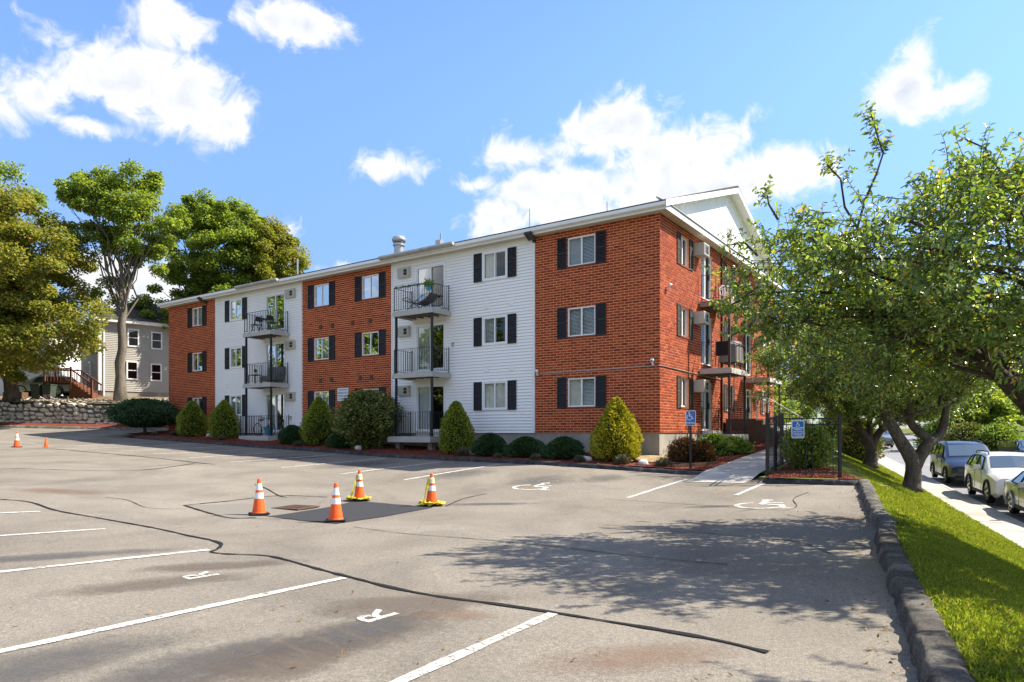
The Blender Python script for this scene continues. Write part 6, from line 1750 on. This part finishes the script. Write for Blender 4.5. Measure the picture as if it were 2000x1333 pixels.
def park(Yf, off, spec):
    t = (Yf-ST0[1])/SD[1]; x, y = st2xy(t, off); return (x, y, street_z(st2xy(t+spec['L']/2, 0)[1])+.004)
slope = math.atan(.027*SD[1])
for nm, Yf, off, lab, pt, sp in [('minivan', 29.3, 1.25, 'dark navy minivan with amber headlights parked at the kerb, farthest of three', 'car_navy', VAN), ('suv', 22.7, 1.2, 'white suv with black roof rails parked between the minivan and the silver sedan', 'car_white', SUV), ('sedan', 17.7, 1.2, 'silver sedan at the right edge, nearest of the parked cars', 'car_silver', SED),
                                 ('suv', 62, 1.3, 'small distant grey car parked up the street behind the far tree', 'car_grey', SUV), ('sedan', 70, 1.3, 'farthest pale car parked up the street', 'car_white', SED)]:
    c_ = car(nm, park(Yf, off, sp), CRZ, lab, pt, sp); c_.rotation_euler = (0, -slope, CRZ)
lx, ly = st2xy((44.5-ST0[1])/SD[1], 8.0); cz = street_z(44.5)
car('sedan', (lx, ly, cz), CRZ, 'black car with its door open across the street at the right edge', 'car_black', SED, door_open=True)
car('suv', (-40.3, 55.5, yard_z(-40, 56)), .2, 'silver car half hidden by the maple at the left edge of the yard', 'car_silver', SUV, 'cars in the yard')

# ------------------------------------------------------------------ balcony belongings
def bth(name, face, s, z, o, label, cat, group=None):
    p = face.fn(s, z, o); ca, sa = math.cos(BR), math.sin(BR)
    return thing(name, (COR[0]+p[0]*ca-p[1]*sa, COR[1]+p[0]*sa+p[1]*ca, z), label, cat, group, BR)
DZ = [1.505, FL[1]-.095, FL[2]-.095]
def folding_chair(face, s, z, o, rz, label):
    t = bth('folding_chair', face, s, z, o, label, 'chair', 'bistro set on the top left balcony'); t.rotation_euler[2] += rz
    for y in (-.2, .2):
        mb = MB(); mb.bar((-.2, y, 0), (.18, y, .46), .022); mb.bar((.2, y, 0), (-.2, y, .5), .022); mb.bar((-.2, y, .45), (-.26, y, .86), .022); mb.build('leg', 'iron_black', t)
    MB().box(-.2, .2, -.2, .2, .45, .475).build('seat', 'iron_black', t); MB().box(-.275, -.245, -.21, .21, .62, .86).build('backrest', 'iron_black', t)
folding_chair(front, 22.55, DZ[2], .75, R(0)+math.pi, 'black folding chair left of the small balcony table'); folding_chair(front, 21.15, DZ[2], .7, 0, 'black folding chair right of the small balcony table')
t = bth('bistro_table', front, 21.85, DZ[2], .7, 'small black bistro table on the top left balcony', 'table')
MB().box(-.28, .28, -.28, .28, .69, .71).build('tabletop', 'iron_black', t)
for y in (-.22, .22):
    mb = MB(); mb.bar((-.24, y, 0), (.22, y, .69), .022); mb.bar((.24, y, 0), (-.22, y, .69), .022); mb.build('leg', 'iron_black', t)
t = bth('outdoor_sofa', front, 21.6, DZ[1], .4, 'grey outdoor seat on the middle left balcony', 'sofa')
MB().box(-.7, .7, -.3, .25, .15, .42).build('seat', 'fabric_grey', t, bevel=.03); MB().box(-.7, .7, .2, .32, .42, .9).build('backrest', 'fabric_grey', t, bevel=.03)
for x in (-.65, .65): MB().box(x-.03, x+.03, -.28, -.22, 0, .15).build('leg', 'iron_black', t)
t = bth('side_table', front, 22.45, DZ[1], .85, 'low black table on the middle left balcony', 'table')
MB().box(-.32, .32, -.22, .22, .45, .48).build('tabletop', 'iron_black', t)
for x in (-.3, .3):
    for y in (-.2, .2): MB().box(x-.015, x+.015, y-.015, y+.015, 0, .45).build('leg', 'iron_black', t)
t = bth('flower_pot', front, 22.45, DZ[1]+.48, .85, 'small white pot on the low balcony table', 'pot'); MB().lathe([(.05, 0), (.07, .12), (.06, .12)], 12).build('pot', 'plastic_white', t); MB().lathe([(.01, .11), (.1, .2), (.05, .3), (.01, .32)], 8).build('foliage', 'leaf_dark', t)
p = front.fn(22.0, 0, .6); ca, sa = math.cos(BR), math.sin(BR)
bicycle((COR[0]+p[0]*ca-p[1]*sa, COR[1]+p[0]*sa+p[1]*ca, DZ[0]), BR+.1, 'bicycle standing on the ground-floor left deck', 'plastic_white', 1.0, .05)
t = bth('blue_tub', front, 21.1, DZ[0], 1.0, 'bright blue plastic tub on the ground-floor left deck', 'tub'); MB().lathe([(.16, 0), (.24, .42), (.26, .43), (.22, .43), (.15, .05)], 16).build('tub', 'plastic_blue', t); MB().lathe([(.262, .40), (.275, .41), (.275, .45), (.262, .45)], 16, cap=False).build('rim', 'plastic_blue', t)
t = bth('sun_lounger', front, 10.85, DZ[2], .75, 'grey reclining lounge chair on the top right balcony', 'chair')
mb = MB(); prof = [(.95, .62), (.6, .38), (.2, .26), (-.2, .34), (-.7, .5), (-.72, .54), (-.2, .4), (.2, .32), (.6, .45), (.93, .68)]; mb.prism(prof, 'y', -.28, .28); mb.build('sling', 'fabric_grey', t)
for y in (-.3, .3):
    mb = MB(); mb.tube([(-.8, y, .02), (-.5, y, .0), (.5, y, .62), (.95, y, .66)], .014, 6); mb.tube([(.8, y, .0), (.4, y, .02), (-.4, y, .6), (-.7, y, .55)], .014, 6); mb.build('frame', 'iron_black', t)
t = bth('hanging_planter', front, 9.75, DZ[2]+.7, 1.33, 'leafy planter hung on the top right balcony rail', 'planter')
MB().lathe([(.08, 0), (.14, .18), (.12, .18)], 12).build('pot', 'plastic_blue', t)
n = 260; leaves('foliage', rng.normal(0, .09, (n, 3))+np.array([0, 0, .27]), unit(n), unit(n)+[0, 0, .6], .09, .05, 'leaf_bright', t)
t = bth('garland', front, 10.75, DZ[2]+1.04, 1.25, 'leafy garland wound along the top right balcony rail', 'garland')
n = 320; gx = rng.uniform(-1.05, 1.05, n); leaves('leafage', np.stack([gx, rng.normal(0, .025, n), .02+rng.normal(0, .03, n)-.03*np.abs(np.sin(gx*6))], 1), unit(n), unit(n), .055, .035, 'leaf_dark', t)
mb = MB(); mb.tube([(-1.05, 0, .01), (0, 0, .03), (1.05, 0, .01)], .008, 5); mb.build('vine', 'leaf_dark', t)
t = bth('plastic_chair', gable, 5.3, DZ[2], .75, 'white plastic armchair on the top gable balcony', 'chair'); t.rotation_euler[2] += .7
MB().box(-.24, .24, -.24, .22, .4, .44).build('seat', 'plastic_white', t, bevel=.01)
mb = MB(); mb.tube([(-.22, .22, .42), (-.24, .27, .7), (-.12, .3, .84), (.12, .3, .84), (.24, .27, .7), (.22, .22, .42)], .025, 6)
for x in (-.12, 0, .12): mb.bar((x, .24, .44), (x, .295, .83), .04, .012)
mb.build('backrest', 'plastic_white', t)
for x in (-.22, .22):
    mb = MB(); mb.tube([(x, -.24, 0), (x*1.05, -.24, .62), (x*1.05, .26, .66)], .022, 6); mb.build('armrest', 'plastic_white', t); mb = MB(); mb.bar((x, .24, 0), (x, .22, .42), .04); mb.build('leg', 'plastic_white', t)
t = bth('railing_screen', gable, 4.15, DZ[1]+.45, 1.3, 'black cloth panel hung on the middle gable balcony railing', 'panel'); t.rotation_euler[2] += 0
mb = MB(); mb.box(-.6, -.05, -.16, -.14, 0, .55); mb.build('cloth', 'fabric_black', t); mb = MB(); mb.bar((-.6, -.15, .56), (-.05, -.15, .56), .03); mb.build('hem', 'fabric_black', t)
t = bth('covered_grill', gable, 5.5, DZ[1], .85, 'grill under a mauve-grey cover on the middle gable balcony', 'grill')
mb = MB(); n = 20; ring = []
for j, (r, z) in enumerate(((.52, .28), (.50, .6), (.49, .85), (.45, 1.02), (.34, 1.14), (.15, 1.19), (.01, 1.2))): ring.append([(max(-.36, min(.36, r*1.1*math.cos(2*math.pi*i/n)))*(1+.04*(i % 2)), r*1.25*math.sin(2*math.pi*i/n)*(1+.03*(i % 2)), z) for i in range(n)])
vs = [p for r_ in ring for p in r_]; mb.add(vs, [(j*n+i, j*n+(i+1) % n, (j+1)*n+(i+1) % n, (j+1)*n+i) for j in range(6) for i in range(n)]); mb.build('cover', 'cover_mauve', t, smooth=False)
for x, y in ((-.25, -.4), (.25, -.4), (-.25, .4), (.25, .4)): MB().box(x-.02, x+.02, y-.02, y+.02, 0, .4).build('leg', 'iron_black', t)
t = bth('planter_box', gable, 9.9, DZ[1]+.3, 1.42, 'black planter hung on the far gable balcony railing', 'planter'); mb = MB(); mb.add([(-.12, -.1, 0), (.12, -.1, 0), (.12, .75, 0), (-.12, .75, 0), (-.17, -.14, .42), (.17, -.14, .42), (.17, .8, .42), (-.17, .8, .42)], [(0, 3, 2, 1), (4, 5, 6, 7), (0, 1, 5, 4), (1, 2, 6, 5), (2, 3, 7, 6), (3, 0, 4, 7)]); mb.build('box', 'fabric_black', t); MB().box(-.18, .18, -.15, .81, .421, .45).build('rim', 'fabric_black', t)

# ------------------------------------------------------------------ litter and the far side of the street
def lot_leaf():
    if random.random() < .6:
        y = random.uniform(3.6, 16); x = kerb_x(y)-abs(random.gauss(0, .22))-.02
    else:
        y = random.uniform(4.2, 20); x = random.uniform(-6, kerb_x(min(y, 16.9))-.2)
    return (x, y, lot_z(x, y)+.006)
tag(chips('fallen_leaves', lot_leaf, 420, 'leaf_fallen', .055), 'brown fallen leaves and bits scattered on the asphalt by the kerb')
def lawn_leaf():
    y = random.uniform(3.8, 24); x, y, z = lawn_pt(random.random(), y); return (x, y, z+.03)
tag(chips('fallen_leaves', lawn_leaf, 500, 'leaf_fallen', .06), 'brown fallen leaves lying in the lawn grass')
for i, (x, y, h, lab, mt) in enumerate([(38, 57, 6.0, 'round green tree beyond the verge across the street', 'leaf_maple'), (46, 63, 8, 'taller tree at right beyond the verge', 'leaf_maple'), (33, 92, 9, 'distant tree left of the street end', 'leaf_maple'), (41, 105, 10, 'distant tree at the end of the street', 'leaf_bright'), (58, 104, 11, 'distant dark tree right of the street end', 'leaf_maple'), (72, 98, 12, 'far tree behind the open-doored car', 'leaf_autumn'), (26, 78, 8, 'tree behind the far corner of the building', 'leaf_maple'), (55, 80, 9, 'wide tree in the field across the street', 'leaf_bright')]):
    g = street_z(y)+.3
    broad_tree('roadside_tree', (x, y, g), (x, y, g+h*.45), .2, [((x, y, g+h*.6), h*.45, h*.45, h*.36), ((x+1, y-1, g+h*.42), h*.42, h*.42, h*.26)], lab, mt, 60, 9000, h*.13, .34, 'bark', 'trees across the street')
for i, (px, d_, hw, top, lab, mt) in enumerate([(1890, 52, 40, 828, 'low brownish hedge bush on the verge across the street', 'leaf_rhodo'), (1945, 50, 36, 832, 'low green hedge bush on the verge near the open-doored car', 'leaf_bright'), (1835, 58, 34, 826, 'pale green bush on the verge above the minivan', 'leaf_bright')]):
    X = (px-CX)/FPX*d_; tq, nq = xy2st(X, d_)
    shell_shrub('hedge_bush', px, 0, hw, top, lab, 'shrub', mt, 3500, .22, d_, DOME, ground=street_z(st2xy(tq, 0)[1])+.15, jitter=.4, group='bushes across the street')
